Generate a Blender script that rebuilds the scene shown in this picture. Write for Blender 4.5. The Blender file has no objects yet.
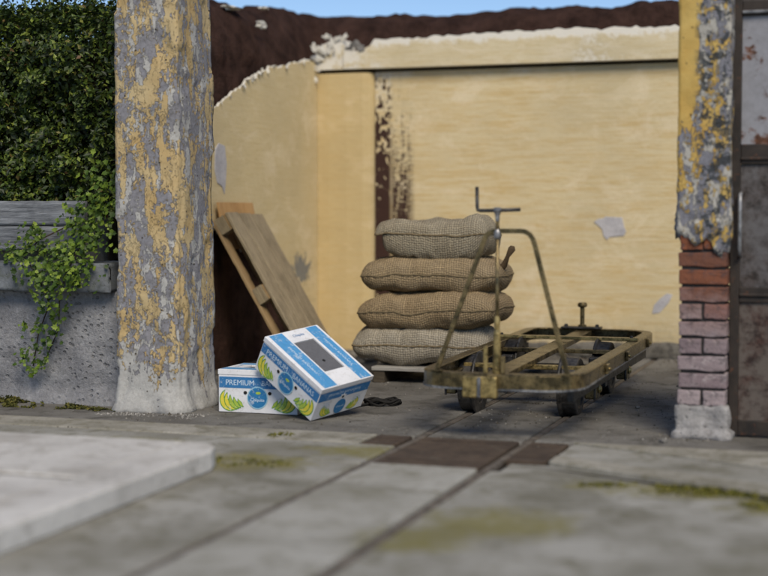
import bpy, bmesh, math, random
from math import sin, cos, pi, radians as rad
from mathutils import Vector, Matrix, noise, Euler

# ------------------------------------------------------------ camera, sky, sun
scene = bpy.context.scene
COL = scene.collection
cam_d = bpy.data.cameras.new('camera')
cam = bpy.data.objects.new('camera', cam_d)
COL.objects.link(cam)
cam.location = (0, 0, 1.13)
cam.rotation_euler = (rad(90 - 2.882), 0, math.atan(491 / 1450))
cam_d.sensor_width = 36
cam_d.lens = 1450 / 768 * 36
cam_d.clip_start = 0.05
cam_d.clip_end = 2000
cam_d.dof.use_dof = True
cam_d.dof.focus_distance = 8.75
cam_d.dof.aperture_fstop = 0.84
cam_d.dof.aperture_blades = 0
scene.camera = cam

SUN_AZ, SUN_EL = rad(301), rad(44)      # direction towards the sun, angle from +X
world = bpy.data.worlds.new('World')
scene.world = world
world.use_nodes = True
wn = world.node_tree.nodes
sky = wn.new('ShaderNodeTexSky')
sky.sky_type = 'NISHITA'
sky.sun_disc = False
sky.sun_elevation = SUN_EL
sky.sun_rotation = pi / 2 - SUN_AZ
sky.air_density = 0.75
sky.dust_density = 0.0
sky.ozone_density = 3.0
wn['Background'].inputs[1].default_value = 0.05
world.node_tree.links.new(sky.outputs[0], wn['Background'].inputs[0])
sun_d = bpy.data.lights.new('sun', 'SUN')
sun_d.energy = 1.5
sun_d.angle = rad(28)
sun_d.color = (1.0, 0.90, 0.74)
sun = bpy.data.objects.new('sun', sun_d)
COL.objects.link(sun)
sd = Vector((cos(SUN_AZ) * cos(SUN_EL), sin(SUN_AZ) * cos(SUN_EL), sin(SUN_EL)))
sun.rotation_euler = sd.to_track_quat('Z', 'Y').to_euler()
sun.location = sd * 20
vs = scene.view_settings
vs.view_transform = 'Standard'
vs.look = 'None'
vs.gamma = 1
vs.use_curve_mapping = False
vs.exposure = 1.28
scene.cycles.use_denoising = True
scene.cycles.max_bounces = 6

# ------------------------------------------------------------ material helpers
class G:
    def __init__(s, name, rough=0.85, spec=0.3, metal=0.0):
        s.m = bpy.data.materials.new(name)
        s.m.use_nodes = True
        s.t = s.m.node_tree
        s.b = s.t.nodes['Principled BSDF']
        s.b.inputs['Roughness'].default_value = rough
        s.b.inputs['Specular IOR Level'].default_value = spec
        s.b.inputs['Metallic'].default_value = metal
        s._c = {}
    def set(s, sock, v):
        if isinstance(v, bpy.types.NodeSocket):
            s.t.links.new(v, sock)
        elif isinstance(v, (tuple, list)) and sock.type == 'RGBA':
            sock.default_value = (*v[:3], 1)
        else:
            sock.default_value = v
    def n(s, typ, **kw):
        nd = s.t.nodes.new(typ)
        for k, v in kw.items():
            setattr(nd, k, v)
        return nd
    def tc(s, kind='Object'):
        if 'tc' not in s._c:
            s._c['tc'] = s.n('ShaderNodeTexCoord')
        return s._c['tc'].outputs[kind]
    def map(s, v, scale=(1, 1, 1), loc=(0, 0, 0), rot=(0, 0, 0)):
        m = s.n('ShaderNodeMapping')
        s.set(m.inputs[0], v)
        m.inputs['Scale'].default_value = scale
        m.inputs['Location'].default_value = loc
        m.inputs['Rotation'].default_value = rot
        return m.outputs[0]
    def noise(s, v, scale=5, detail=6, rough=0.6, dist=0.0):
        nd = s.n('ShaderNodeTexNoise')
        s.set(nd.inputs['Vector'], v)
        nd.inputs['Scale'].default_value = scale
        nd.inputs['Detail'].default_value = detail
        nd.inputs['Roughness'].default_value = rough
        nd.inputs['Distortion'].default_value = dist
        return nd.outputs[0]
    def vor(s, v, scale=5, feature='F1', rnd=1.0):
        nd = s.n('ShaderNodeTexVoronoi', feature=feature)
        s.set(nd.inputs['Vector'], v)
        nd.inputs['Scale'].default_value = scale
        nd.inputs['Randomness'].default_value = rnd
        return nd.outputs[0]
    def math(s, op, a, b=0.0, c=0.0, clamp=False):
        nd = s.n('ShaderNodeMath', operation=op, use_clamp=clamp)
        s.set(nd.inputs[0], a); s.set(nd.inputs[1], b); s.set(nd.inputs[2], c)
        return nd.outputs[0]
    def step(s, v, lo, hi, a=0.0, b=1.0):
        nd = s.n('ShaderNodeMapRange')
        s.set(nd.inputs[0], v)
        nd.inputs[1].default_value = lo; nd.inputs[2].default_value = hi
        nd.inputs[3].default_value = a; nd.inputs[4].default_value = b
        return nd.outputs[0]
    def mix(s, f, a, b):
        nd = s.n('ShaderNodeMix', data_type='RGBA')
        s.set(nd.inputs[0], f); s.set(nd.inputs[6], a); s.set(nd.inputs[7], b)
        return nd.outputs[2]
    def ramp(s, f, stops):
        nd = s.n('ShaderNodeValToRGB')
        s.set(nd.inputs[0], f)
        e = nd.color_ramp.elements
        while len(e) < len(stops):
            e.new(0.5)
        for el, (p, c) in zip(e, stops):
            el.position = p
            el.color = (*c, 1)
        return nd.outputs[0]
    def sep(s, v):
        nd = s.n('ShaderNodeSeparateXYZ')
        s.set(nd.inputs[0], v)
        return nd.outputs
    def bump(s, h, strength=0.5, dist=0.01, normal=None):
        nd = s.n('ShaderNodeBump')
        nd.inputs['Strength'].default_value = strength
        nd.inputs['Distance'].default_value = dist
        s.set(nd.inputs['Height'], h)
        if normal is not None:
            s.set(nd.inputs['Normal'], normal)
        return nd.outputs[0]
    def island(s):
        return s.n('ShaderNodeNewGeometry').outputs['Random Per Island']
    def objrand(s):
        return s.n('ShaderNodeObjectInfo').outputs['Random']
    def out(s, color=None, rough=None, normal=None, metal=None):
        if color is not None: s.set(s.b.inputs['Base Color'], color)
        if rough is not None: s.set(s.b.inputs['Roughness'], rough)
        if normal is not None: s.set(s.b.inputs['Normal'], normal)
        if metal is not None: s.set(s.b.inputs['Metallic'], metal)
        return s.m

def concrete(name, c0, c1, c2=None, grain=90, bstr=0.5, blotch=1.7, moss=None, mossc=(0.135, 0.12, 0.035), rough=0.9):
    g = G(name, rough)
    p = g.tc()
    big = g.noise(p, blotch, 7, 0.62, 0.3)
    col = g.mix(g.step(big, 0.38, 0.62), c0, c1)
    if c2:
        col = g.mix(g.step(g.noise(p, blotch * 3.1, 8, 0.72, 0.6), 0.50, 0.64, 0, 0.85), col, c2)
        col = g.mix(g.step(g.noise(g.map(p, (1, 1, 1), (5, 2, 3)), blotch * 0.8, 7, 0.7, 0.8), 0.54, 0.66, 0, 0.55), col, tuple(0.75 * q for q in c2))
    fine = g.noise(p, grain, 4, 0.7)
    col = g.mix(g.step(fine, 0.3, 0.75, 0.0, 0.35), col, tuple(0.45 * x for x in c0))
    pits = g.vor(p, grain * 0.45)
    col = g.mix(g.step(pits, 0.06, 0.14, 0.55, 0.0), col, (0.03, 0.03, 0.03))
    if moss:
        m = None
        x, y, z = g.sep(p)
        for (mx, my, rx, ry) in moss:
            dx = g.math('MULTIPLY', g.math('SUBTRACT', x, mx), 1 / rx)
            dy = g.math('MULTIPLY', g.math('SUBTRACT', y, my), 1 / ry)
            d = g.math('ADD', g.math('MULTIPLY', dx, dx), g.math('MULTIPLY', dy, dy))
            k = g.math('SUBTRACT', 1.0, d, clamp=True)
            m = k if m is None else g.math('MAXIMUM', m, k)
        nz = g.noise(p, 7, 7, 0.75, 0.4)
        mm = g.math('MULTIPLY', g.step(g.math('ADD', m, g.math('MULTIPLY', g.math('SUBTRACT', nz, 0.5), 2.6)), 0.30, 0.95, 0.0, 0.8), g.step(m, 0.0, 0.3))
        col = g.mix(mm, col, g.mix(g.noise(p, 40, 3, 0.6), mossc, tuple(1.5 * x for x in mossc)))
    h = g.math('ADD', g.math('MULTIPLY', fine, 0.5), g.math('ADD', g.noise(p, 14, 6, 0.65), g.step(pits, 0.0, 0.2, 0.0, 0.5)))
    return g.out(col, None, g.bump(h, bstr, 0.012))

def plaster_paint(name, yellow, orange, under, extra=None, zmask=None):
    """painted plaster, faintly streaked; flakes off to pale plaster in places"""
    g = G(name, 0.75, 0.25)
    p = g.tc()
    st = g.noise(g.map(p, (1.2, 1.2, 14)), 3.0, 6, 0.65, 0.4)
    col = g.mix(g.step(st, 0.44, 0.66), yellow, orange)
    fs_ = g.noise(g.map(p, (5, 5, 60)), 3.0, 4, 0.7, 0.6)
    col = g.mix(g.step(fs_, 0.54, 0.68, 0, 0.55), col, tuple(0.72 * a for a in orange))
    lg = g.noise(p, 0.9, 5, 0.6)
    col = g.mix(g.step(lg, 0.42, 0.70, 0.0, 0.6), col, tuple(0.74 * a for a in yellow))
    pw = g.noise(g.map(p, (1, 1, 1.6), (2, 4, 6)), 2.4, 8, 0.7, 0.5)
    col = g.mix(g.step(pw, 0.52, 0.68, 0, 0.5), col, tuple(min(1, 1.22 * a) for a in (yellow[0], yellow[1] * 1.04, yellow[2] * 1.25)))
    fl = g.noise(p, 30, 5, 0.7)
    col = g.mix(g.step(fl, 0.66, 0.72, 0.0, 0.4), col, tuple(0.5 * a for a in orange))
    h = g.math('ADD', g.math('MULTIPLY', st, 0.6), g.noise(p, 26, 5, 0.6))
    if extra:
        col, h = extra(g, p, col, h)
    return g.out(col, None, g.bump(h, 0.35, 0.008))

YEL = (0.61, 0.505, 0.31)
ORA = (0.54, 0.39, 0.18)

def wall_extra(g, p, col, h):
    x, y, z = g.sep(p)
    nz = g.noise(p, 22, 6, 0.75)
    # peeled strip of dark brown primer beside the pilaster
    a = g.math('MULTIPLY', g.step(x, -3.99, -3.97, 0, 1), g.step(x, -3.85, -3.81, 1, 0))
    za = g.step(z, 1.1, 2.25, 0.33, 0.57)
    blob = g.noise(g.map(p, (1.6, 1.6, 1)), 17, 4, 0.5, 0.4)
    m1 = g.math('MULTIPLY', a, g.math('GREATER_THAN', g.math('SUBTRACT', 1.02, za), blob))
    b = g.math('MULTIPLY', g.step(x, -3.84, -3.81, 0, 1), g.step(x, -3.68, -3.62, 1, 0))
    lines = g.math('ADD', g.math('MULTIPLY', g.noise(g.map(p, (2, 1, 9)), 8, 7, 0.8), 0.66), g.math('MULTIPLY', g.noise(g.map(p, (16, 1, 0.9)), 5, 5, 0.7), 0.38))
    zb = g.step(z, 1.1, 2.1, 0.46, 0.60)
    m2 = g.math('MULTIPLY', b, g.math('GREATER_THAN', lines, zb))
    # whitish scrape just above the strip
    w = g.math('MULTIPLY', g.math('MULTIPLY', a, g.step(z, 1.95, 2.2, 0, 1)), g.step(nz, 0.45, 0.5))
    col = g.mix(g.math('MULTIPLY', w, 0.6), col, (0.6, 0.56, 0.47))
    brown = g.mix(nz, (0.026, 0.012, 0.009), (0.055, 0.025, 0.018))
    m = g.math('MAXIMUM', m1, m2)
    col = g.mix(m, col, brown)
    low = g.math('MULTIPLY', g.step(z, 0.05, 0.34, 1, 0), g.step(nz, 0.35, 0.6))
    col = g.mix(g.math('MULTIPLY', low, 0.6), col, (0.17, 0.15, 0.11))
    wt = g.math('MULTIPLY', g.step(g.math('ADD', z, g.math('MULTIPLY', nz, 0.22)), 2.36, 2.42, 0, 1), g.step(g.noise(p, 1.6, 3, 0.5), 0.47, 0.55))
    col = g.mix(g.math('MULTIPLY', wt, 0.65), col, (0.66, 0.61, 0.52))
    return col, g.math('SUBTRACT', h, g.math('MULTIPLY', m, 1.2))

def beam_extra(g, p, col, h):
    x, y, z = g.sep(p)
    nz = g.noise(p, 10, 7, 0.75)
    t = g.step(g.math('ADD', z, g.math('MULTIPLY', nz, 0.20)), 2.625, 2.655, 0, 1)
    t2 = g.math('MULTIPLY', g.step(x, -3.98, -4.12, 0, 1), g.step(nz, 0.42, 0.5))
    t3 = g.math('MULTIPLY', g.step(g.noise(p, 2.3, 4, 0.6), 0.56, 0.62), g.step(nz, 0.46, 0.54))
    t = g.math('MAXIMUM', t, g.math('MAXIMUM', g.math('MULTIPLY', t2, 0.9), g.math('MULTIPLY', t3, 0.7)))
    col = g.mix(t, col, (0.70, 0.66, 0.58))
    return col, g.math('SUBTRACT', h, g.math('MULTIPLY', t, 0.8))

def left_extra(g, p, col, h):
    x, y, z = g.sep(p)
    nz = g.noise(p, 24, 6, 0.7)
    # grey cement shows through in one worn spot low down
    d = g.math('ADD', g.math('POWER', g.math('MULTIPLY', g.math('SUBTRACT', y, 11.1), 3.6), 2.0), g.math('POWER', g.math('MULTIPLY', g.math('SUBTRACT', z, 0.70), 6.0), 2.0))
    m = g.math('GREATER_THAN', g.math('ADD', g.math('MULTIPLY', g.math('SUBTRACT', 1.0, d), 0.35), g.math('MULTIPLY', g.noise(p, 9, 7, 0.75, 0.8), 1.3)), 0.86)
    m = g.math('MULTIPLY', m, g.math('LESS_THAN', d, 1.6))
    col = g.mix(m, col, g.mix(nz, (0.14, 0.135, 0.12), (0.27, 0.26, 0.23)))
    st2 = g.math('MULTIPLY', g.step(g.noise(p, 2.2, 5, 0.7), 0.5, 0.62), g.step(z, 0.2, 0.9, 0.6, 0.0))
    col = g.mix(st2, col, (0.19, 0.16, 0.11))
    return col, g.math('SUBTRACT', h, m)

def peeled(name, yellow, grey, pale, cover=0.5, sc=5.0, zlow=0.4, dark=0.0, stripe=None):
    g = G(name, 0.8, 0.25)
    p = g.tc()
    ps = g.map(p, (1, 1, 0.30))
    n1 = g.noise(ps, sc, 9, 0.66, 0.35)
    n2 = g.noise(g.map(p, (1, 1, 0.5), (3, 7, 1)), sc * 1.25, 8, 0.66, 0.3)
    n3 = g.noise(p, 48, 5, 0.75)
    n4 = g.noise(p, 24, 6, 0.75, 0.4)
    x, y, z = g.sep(p)
    wear = g.math('MULTIPLY', g.step(z, 0.0, zlow, 1, 0), 0.22)
    if stripe:
        wear = g.math('SUBTRACT', wear, g.math('MULTIPLY', g.step(g.math('ADD', x, g.math('MULTIPLY', g.math('SUBTRACT', n2, 0.5), 0.22)), stripe - 0.015, stripe + 0.015, 0.3, 0.0), g.step(z, 1.45, 1.75)))
    pm = g.step(g.math('ADD', g.math('SUBTRACT', n1, wear), g.math('ADD', g.math('MULTIPLY', g.math('SUBTRACT', n3, 0.5), 0.22), g.math('MULTIPLY', g.math('SUBTRACT', n4, 0.5), 0.42))), cover - 0.012, cover + 0.012)
    um = g.step(g.math('ADD', n2, g.math('ADD', wear, g.math('MULTIPLY', g.math('SUBTRACT', n4, 0.5), 0.4))), 0.50, 0.53)
    yc = g.mix(g.step(g.noise(p, 3.5, 5, 0.6), 0.35, 0.7), yellow, tuple(a * b for a, b in zip(yellow, (0.86, 0.74, 0.55))))
    yc = g.mix(g.step(n3, 0.6, 0.7, 0, 0.45), yc, tuple(0.5 * a for a in yellow))
    gc = g.mix(g.step(n3, 0.35, 0.65), grey, tuple(0.62 * a for a in grey))
    pc = g.mix(g.step(n3, 0.3, 0.7), pale, tuple(0.66 * a for a in pale))
    col = g.mix(pm, g.mix(um, gc, pc), yc)
    # darker along the rims of the flakes
    rim = g.math('MULTIPLY', g.step(g.math('ABSOLUTE', g.math('SUBTRACT', pm, 0.5)), 0.2, 0.5, 1, 0), 0.22)
    col = g.mix(rim, col, (0.08, 0.075, 0.065))
    sp = g.vor(p, 17)
    col = g.mix(g.step(sp, 0.07, 0.12, 0.9, 0.0), col, (0.03, 0.022, 0.016))
    if dark:
        dm = g.step(g.noise(p, 19, 6, 0.7, 0.5), 0.51, 0.55, 0, dark)
        if stripe: dm = g.math('MULTIPLY', dm, g.step(x, stripe - 0.03, stripe + 0.02))
        col = g.mix(dm, col, (0.035, 0.04, 0.045))
    h = g.math('ADD', g.math('MULTIPLY', pm, 0.75), g.math('ADD', g.math('MULTIPLY', um, 0.5), g.math('MULTIPLY', n3, 0.6)))
    return g.out(col, None, g.bump(h, 0.9, 0.008))

def wood(name, c0, c1, axis=0, scale=1.0, dirt=(0.05, 0.045, 0.035), dk=0.4, rough=0.85):
    g = G(name, rough)
    p = g.tc()
    sc = [16, 16, 16]; sc[axis] = 0.9
    off = g.n('ShaderNodeCombineXYZ')
    r = g.math('MULTIPLY', g.objrand(), 37.0)
    for i in range(3): g.set(off.inputs[i], r)
    va = g.n('ShaderNodeVectorMath', operation='ADD')
    g.set(va.inputs[0], p); g.set(va.inputs[1], off.outputs[0])
    q = va.outputs[0]
    gr = g.noise(g.map(q, tuple(a * scale for a in sc)), 2.2, 7, 0.68, 0.5)
    col = g.mix(g.step(gr, 0.32, 0.68), c0, c1)
    col = g.mix(g.step(g.noise(q, 4, 6, 0.7), 0.5, 0.7, 0, dk), col, dirt)
    fine = g.noise(g.map(q, tuple(a * scale * 3 for a in sc)), 3, 3, 0.6)
    col = g.mix(g.step(fine, 0.55, 0.7, 0, 0.55), col, dirt)
    tint = g.step(g.objrand(), 0, 1, 0.0, 0.35)
    col = g.mix(tint, col, tuple(0.6 * a for a in c0))
    h = g.math('ADD', gr, g.math('MULTIPLY', fine, 0.6))
    return g.out(col, None, g.bump(h, 0.6, 0.008))

def metal(name, c0, c1, rough=0.45, mt=0.7, c2=None, sc=7):
    g = G(name, rough, 0.5, mt)
    p = g.tc()
    n1 = g.noise(p, sc, 8, 0.7, 0.4)
    n2 = g.noise(p, sc * 5, 5, 0.7)
    f = g.step(g.math('ADD', g.math('MULTIPLY', n1, 0.75), g.math('MULTIPLY', n2, 0.25)), 0.42, 0.58)
    col = g.mix(f, c0, c1)
    if c2:
        col = g.mix(g.step(g.noise(p, sc * 1.7, 6, 0.7), 0.60, 0.70), col, c2)
    return g.out(col, g.step(n2, 0.3, 0.7, rough - 0.1, rough + 0.3), g.bump(n2, 0.25, 0.003), g.step(n1, 0.4, 0.6, mt, mt * 0.55))

def burlap(name, c0, c1, hole=(0.035, 0.025, 0.015), pitch=0.0165):
    g = G(name, 0.92, 0.1)
    uv = g.tc('UV')
    wob = g.noise(uv, 14, 5, 0.65)
    x, y, z = g.sep(uv)
    k = pi / pitch
    xx = g.math('MULTIPLY', g.math('ADD', x, g.math('MULTIPLY', wob, 0.018)), k)
    yy = g.math('MULTIPLY', g.math('ADD', y, g.math('MULTIPLY', wob, 0.016)), k)
    sx = g.math('SINE', xx); sy = g.math('SINE', yy)
    pr = g.math('MULTIPLY', sx, sy)
    hgt = g.math('SQRT', g.math('ABSOLUTE', pr))
    sign = g.math('GREATER_THAN', pr, 0.0)
    hh = g.math('MULTIPLY', hgt, g.step(sign, 0, 1, 0.62, 1.0))
    irr = g.noise(uv, 75, 4, 0.75)
    thr = g.math('MAXIMUM', g.noise(g.map(uv, (0.06, 1, 1)), 66, 2, 0.5), g.noise(g.map(uv, (1, 0.06, 1)), 66, 2, 0.5))
    hh = g.math('MULTIPLY', hh, g.step(irr, 0.3, 0.65, 0.35, 1.2))
    col = g.mix(g.step(g.noise(uv, 3.5, 6, 0.65), 0.35, 0.65), c0, c1)
    col = g.mix(g.step(thr, 0.5, 0.7, 0, 0.7), col, tuple(min(1, 1.75 * a) for a in c0))
    col = g.mix(g.step(hh, 0.06, 0.46, 0.72, 0.0), col, hole)
    return g.out(col, None, g.bump(hh, 0.9, 0.007))

def simple(name, c, rough=0.8, var=0.25, sc=20, spec=0.3, bstr=0.2, scuff=None):
    g = G(name, rough, spec)
    p = g.tc()
    n1 = g.noise(p, sc, 5, 0.65)
    col = g.mix(g.step(n1, 0.35, 0.7, 0, var), c, tuple(0.4 * a for a in c))
    if scuff:
        sf = g.math('ADD', g.math('MULTIPLY', g.noise(p, 22, 7, 0.75, 0.8), 0.7), g.math('MULTIPLY', g.noise(p, 110, 4, 0.7), 0.3))
        col = g.mix(g.step(sf, 0.54, 0.62, 0, 0.6), col, scuff)
    return g.out(col, None, g.bump(n1, bstr, 0.004))

def leaf(name, stops, rough=0.55, trans=0.15):
    g = G(name, rough, 0.35)
    col = g.ramp(g.island(), stops)
    g.out(col)
    tr = g.n('ShaderNodeBsdfTranslucent')
    g.set(tr.inputs[0], col)
    mx = g.n('ShaderNodeMixShader')
    mx.inputs[0].default_value = trans
    g.t.links.new(g.b.outputs[0], mx.inputs[1])
    g.t.links.new(tr.outputs[0], mx.inputs[2])
    o = [n for n in g.t.nodes if n.type == 'OUTPUT_MATERIAL'][0]
    g.t.links.new(mx.outputs[0], o.inputs[0])
    return g.m

MOSS_OUT = [(-1.30, 5.13, 0.42, 0.40), (-1.5, 4.76, 0.3, 0.26), (-0.75, 5.98, 0.6, 0.24), (-0.2, 5.72, 0.5, 0.24), (-2.72, 6.05, 0.45, 0.32), (-2.3, 6.5, 0.4, 0.25), (-2.9, 6.83, 0.12, 0.14), (-3.3, 6.9, 0.25, 0.12), (-3.5, 6.4, 0.5, 0.2), (-4.6, 7.3, 0.6, 0.2)]
M = {}
M['ground'] = concrete('ground_dirt', (0.16, 0.14, 0.11), (0.24, 0.22, 0.18), (0.10, 0.09, 0.06))
M['slab'] = concrete('outer_concrete', (0.215, 0.205, 0.172), (0.36, 0.35, 0.32), (0.145, 0.135, 0.092), moss=MOSS_OUT)
M['slabmid'] = concrete('concrete_between_rails', (0.28, 0.27, 0.235), (0.42, 0.41, 0.38), (0.20, 0.19, 0.145), moss=MOSS_OUT)
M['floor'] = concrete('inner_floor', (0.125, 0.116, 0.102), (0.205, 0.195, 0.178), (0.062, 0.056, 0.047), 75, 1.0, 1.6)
M['ramp'] = concrete('pale_concrete', (0.50, 0.48, 0.455), (0.64, 0.62, 0.59), (0.36, 0.335, 0.30), 60, 0.5)
M['kerb'] = concrete('kerb_concrete', (0.24, 0.225, 0.185), (0.36, 0.34, 0.295), (0.15, 0.135, 0.085), 70, 0.5, 3)
M['rustplate'] = metal('rusty_plate', (0.042, 0.028, 0.019), (0.078, 0.053, 0.035), 0.85, 0.1, (0.10, 0.085, 0.062), 6)
M['rail'] = metal('rail_steel', (0.10, 0.085, 0.07), (0.17, 0.145, 0.12), 0.6, 0.5, None, 12)
M['pillar'] = peeled('peeling_pillar_paint', (0.47, 0.375, 0.215), (0.24, 0.235, 0.255), (0.44, 0.43, 0.41), 0.505, 10.0, 0.34)
M['pillar2'] = peeled('spotted_pillar_paint', (0.50, 0.36, 0.12), (0.20, 0.20, 0.23), (0.44, 0.42, 0.38), 0.55, 14.0, 0.1, 0.9, -0.03)
M['footing'] = concrete('footing_plaster', (0.26, 0.25, 0.245), (0.40, 0.385, 0.38), (0.17, 0.16, 0.155), 60, 0.9, 6)
M['wall'] = plaster_paint('yellow_wall_paint', YEL, ORA, None, wall_extra)
M['beam'] = plaster_paint('yellow_beam_paint', (0.61, 0.52, 0.345), (0.55, 0.44, 0.25), None, beam_extra)
M['pilaster'] = plaster_paint('yellow_pilaster_paint', (0.54, 0.415, 0.215), (0.52, 0.385, 0.185), None)
M['leftwall'] = plaster_paint('yellow_side_wall_paint', (0.60, 0.485, 0.28), (0.56, 0.44, 0.235), None, left_extra)
M['white'] = concrete('broken_plaster', (0.72, 0.69, 0.62), (0.60, 0.56, 0.48), None, 50, 0.9, 8)
M['greypatch'] = concrete('grey_patch', (0.40, 0.385, 0.40), (0.50, 0.48, 0.49), None, 60, 0.3, 9)
g = G('brown_earth', 0.95, 0.1)
p = g.tc()
nn = g.noise(p, 5, 9, 0.72, 0.3)
M['earth'] = g.out(g.mix(g.step(nn, 0.35, 0.7), (0.032, 0.017, 0.013), (0.115, 0.062, 0.048)), None, g.bump(g.math('ADD', nn, g.math('ADD', g.noise(p, 40, 5, 0.75), g.noise(p, 14, 6, 0.75))), 1.0, 0.05))
M['plinth'] = concrete('damp_plinth', (0.11, 0.10, 0.085), (0.20, 0.185, 0.16), (0.05, 0.045, 0.04), 60, 0.9, 4)
g = G('brick', 0.88, 0.2)
p = g.tc(); r = g.objrand()
nb = g.noise(p, 14, 7, 0.7, 0.3)
zz = g.sep(g.n('ShaderNodeNewGeometry').outputs['Position'])[2]
hot = g.mix(g.step(r, 0, 1), (0.20, 0.070, 0.035), (0.13, 0.060, 0.042))
lime = g.mix(g.step(r, 0, 1), (0.19, 0.145, 0.155), (0.31, 0.255, 0.26))
fz = g.step(g.math('ADD', zz, g.math('MULTIPLY', nb, 0.35)), 0.66, 0.95)
c = g.mix(fz, lime, hot)
c = g.mix(g.step(nb, 0.5, 0.66, 0, 0.6), c, g.mix(fz, (0.40, 0.35, 0.35), (0.13, 0.065, 0.05)))
c = g.mix(g.step(g.noise(p, 26, 6, 0.75, 0.4), 0.53, 0.64, 0, 0.75), c, (0.055, 0.045, 0.05))
M['brick'] = g.out(c, None, g.bump(g.math('ADD', nb, g.noise(p, 60, 4, 0.6)), 0.7, 0.008))
M['mortar'] = simple('dark_mortar', (0.035, 0.032, 0.032), 0.95)
g = G('rusty_door_steel', 0.6, 0.4, 0.2)
p = g.tc()
n1 = g.noise(p, 5, 8, 0.7, 0.5)
n2 = g.noise(p, 25, 5, 0.7)
c = g.mix(g.step(n1, 0.4, 0.6), (0.018, 0.014, 0.012), (0.038, 0.028, 0.022))
c = g.mix(g.step(n2, 0.58, 0.66, 0, 0.7), c, (0.11, 0.045, 0.022))
M['doorframe'] = g.out(c, None, g.bump(n2, 0.4, 0.004))
def panelmat(name, base, rust, lo, hi, loz=None):
    g = G(name, 0.5, 0.4)
    p = g.tc()
    n1 = g.noise(p, 4.5, 8, 0.68, 0.3); n2 = g.noise(p, 22, 6, 0.7)
    f = g.math('ADD', g.math('MULTIPLY', n1, 0.7), g.math('MULTIPLY', n2, 0.3))
    if loz:
        z = g.sep(p)[2]
        f = g.math('ADD', f, g.step(z, loz[0], loz[1], loz[2], 0.0))
    c = g.mix(g.step(n2, 0.3, 0.7), base, tuple(0.75 * a for a in base))
    c = g.mix(g.step(f, lo, hi), c, g.mix(g.step(n2, 0.4, 0.6), rust, tuple(0.3 * a for a in rust)))
    return g.out(c, g.step(n2, 0.3, 0.7, 0.35, 0.7), g.bump(n2, 0.3, 0.004))
M['doorpane'] = panelmat('clouded_door_panel', (0.25, 0.25, 0.275), (0.17, 0.06, 0.02), 0.57, 0.62, (1.5, 1.72, 0.10))
M['doormid'] = panelmat('brown_door_panel', (0.105, 0.098, 0.10), (0.050, 0.033, 0.025), 0.40, 0.56)
M['doorlow'] = panelmat('rusty_door_panel', (0.105, 0.085, 0.072), (0.060, 0.026, 0.017), 0.47, 0.57)
g = G('pitted_retaining_wall', 0.92, 0.15)
p = g.tc()
n1 = g.noise(p, 4, 8, 0.7); v1 = g.vor(g.map(p, (1, 1, 1.2)), 26); n2 = g.noise(p, 45, 5, 0.75)
c = g.mix(g.step(n1, 0.35, 0.65), (0.21, 0.21, 0.225), (0.38, 0.38, 0.395))
c = g.mix(g.step(n2, 0.35, 0.7, 0, 0.5), c, (0.10, 0.10, 0.105))
pm = g.math('MULTIPLY', g.step(v1, 0.2, 0.32, 1, 0), g.step(g.noise(p, 3.1, 4, 0.6), 0.42, 0.56))
c = g.mix(g.math('MULTIPLY', pm, 0.35), c, (0.06, 0.06, 0.065))
M['retaining'] = g.out(c, None, g.bump(g.math('SUBTRACT', g.math('ADD', n1, n2), g.math('MULTIPLY', pm, 0.6)), 1.0, 0.016))
M['lip'] = concrete('wet_grey_lip', (0.12, 0.13, 0.145), (0.20, 0.215, 0.235), (0.07, 0.08, 0.06), 60, 0.5, 4)
M['oldplank'] = wood('weathered_plank', (0.06, 0.065, 0.075), (0.30, 0.315, 0.34), 0, 1.4, (0.03, 0.03, 0.034), 0.5)
M['pallettop'] = wood('grey_pallet_wood', (0.20, 0.155, 0.095), (0.38, 0.31, 0.205), 0, 1.5, (0.05, 0.04, 0.025), 0.5)
M['palletlow'] = wood('brown_pallet_wood', (0.28, 0.185, 0.09), (0.42, 0.29, 0.15), 0, 1.0, (0.06, 0.04, 0.02))
M['block'] = wood('pallet_block_wood', (0.20, 0.155, 0.095), (0.33, 0.265, 0.165), 0, 1.0)
M['chip'] = wood('chipboard', (0.42, 0.23, 0.085), (0.52, 0.33, 0.15), 2, 0.6, (0.2, 0.1, 0.04))
M['dunnage'] = wood('dark_platform_wood', (0.045, 0.035, 0.025), (0.10, 0.08, 0.055), 0)
M['dunnagetop'] = wood('pale_platform_wood', (0.22, 0.21, 0.19), (0.36, 0.34, 0.31), 0)
M['brass'] = metal('worn_brass', (0.13, 0.098, 0.042), (0.38, 0.28, 0.11), 0.26, 0.9, (0.06, 0.048, 0.028), 13)
M['brassdark'] = metal('tarnished_bronze', (0.075, 0.058, 0.031), (0.19, 0.140, 0.062), 0.24, 0.9, (0.03, 0.027, 0.022), 11)
M['iron'] = metal('dark_iron', (0.022, 0.021, 0.021), (0.065, 0.06, 0.056), 0.42, 0.6, None, 14)
M['steel'] = metal('scuffed_steel', (0.12, 0.12, 0.125), (0.30, 0.30, 0.31), 0.35, 0.8, (0.05, 0.045, 0.04), 14)
M['burA'] = burlap('burlap_greyish', (0.28, 0.235, 0.165), (0.38, 0.335, 0.25))
M['burB'] = burlap('burlap_tan', (0.275, 0.205, 0.12), (0.37, 0.285, 0.18))
M['burC'] = burlap('burlap_brown', (0.275, 0.20, 0.115), (0.37, 0.28, 0.17))
M['burD'] = burlap('burlap_pale', (0.32, 0.28, 0.215), (0.42, 0.375, 0.30))
M['seam'] = simple('seam_jute', (0.19, 0.145, 0.085), 0.9, 0.6, 60, 0.1, 0.5)
M['twine'] = simple('dark_twine', (0.10, 0.065, 0.035), 0.9, 0.6, 50)
M['card'] = simple('white_card', (0.70, 0.70, 0.72), 0.6, 0.30, 7, 0.3, 0.35, (0.40, 0.38, 0.35))
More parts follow.
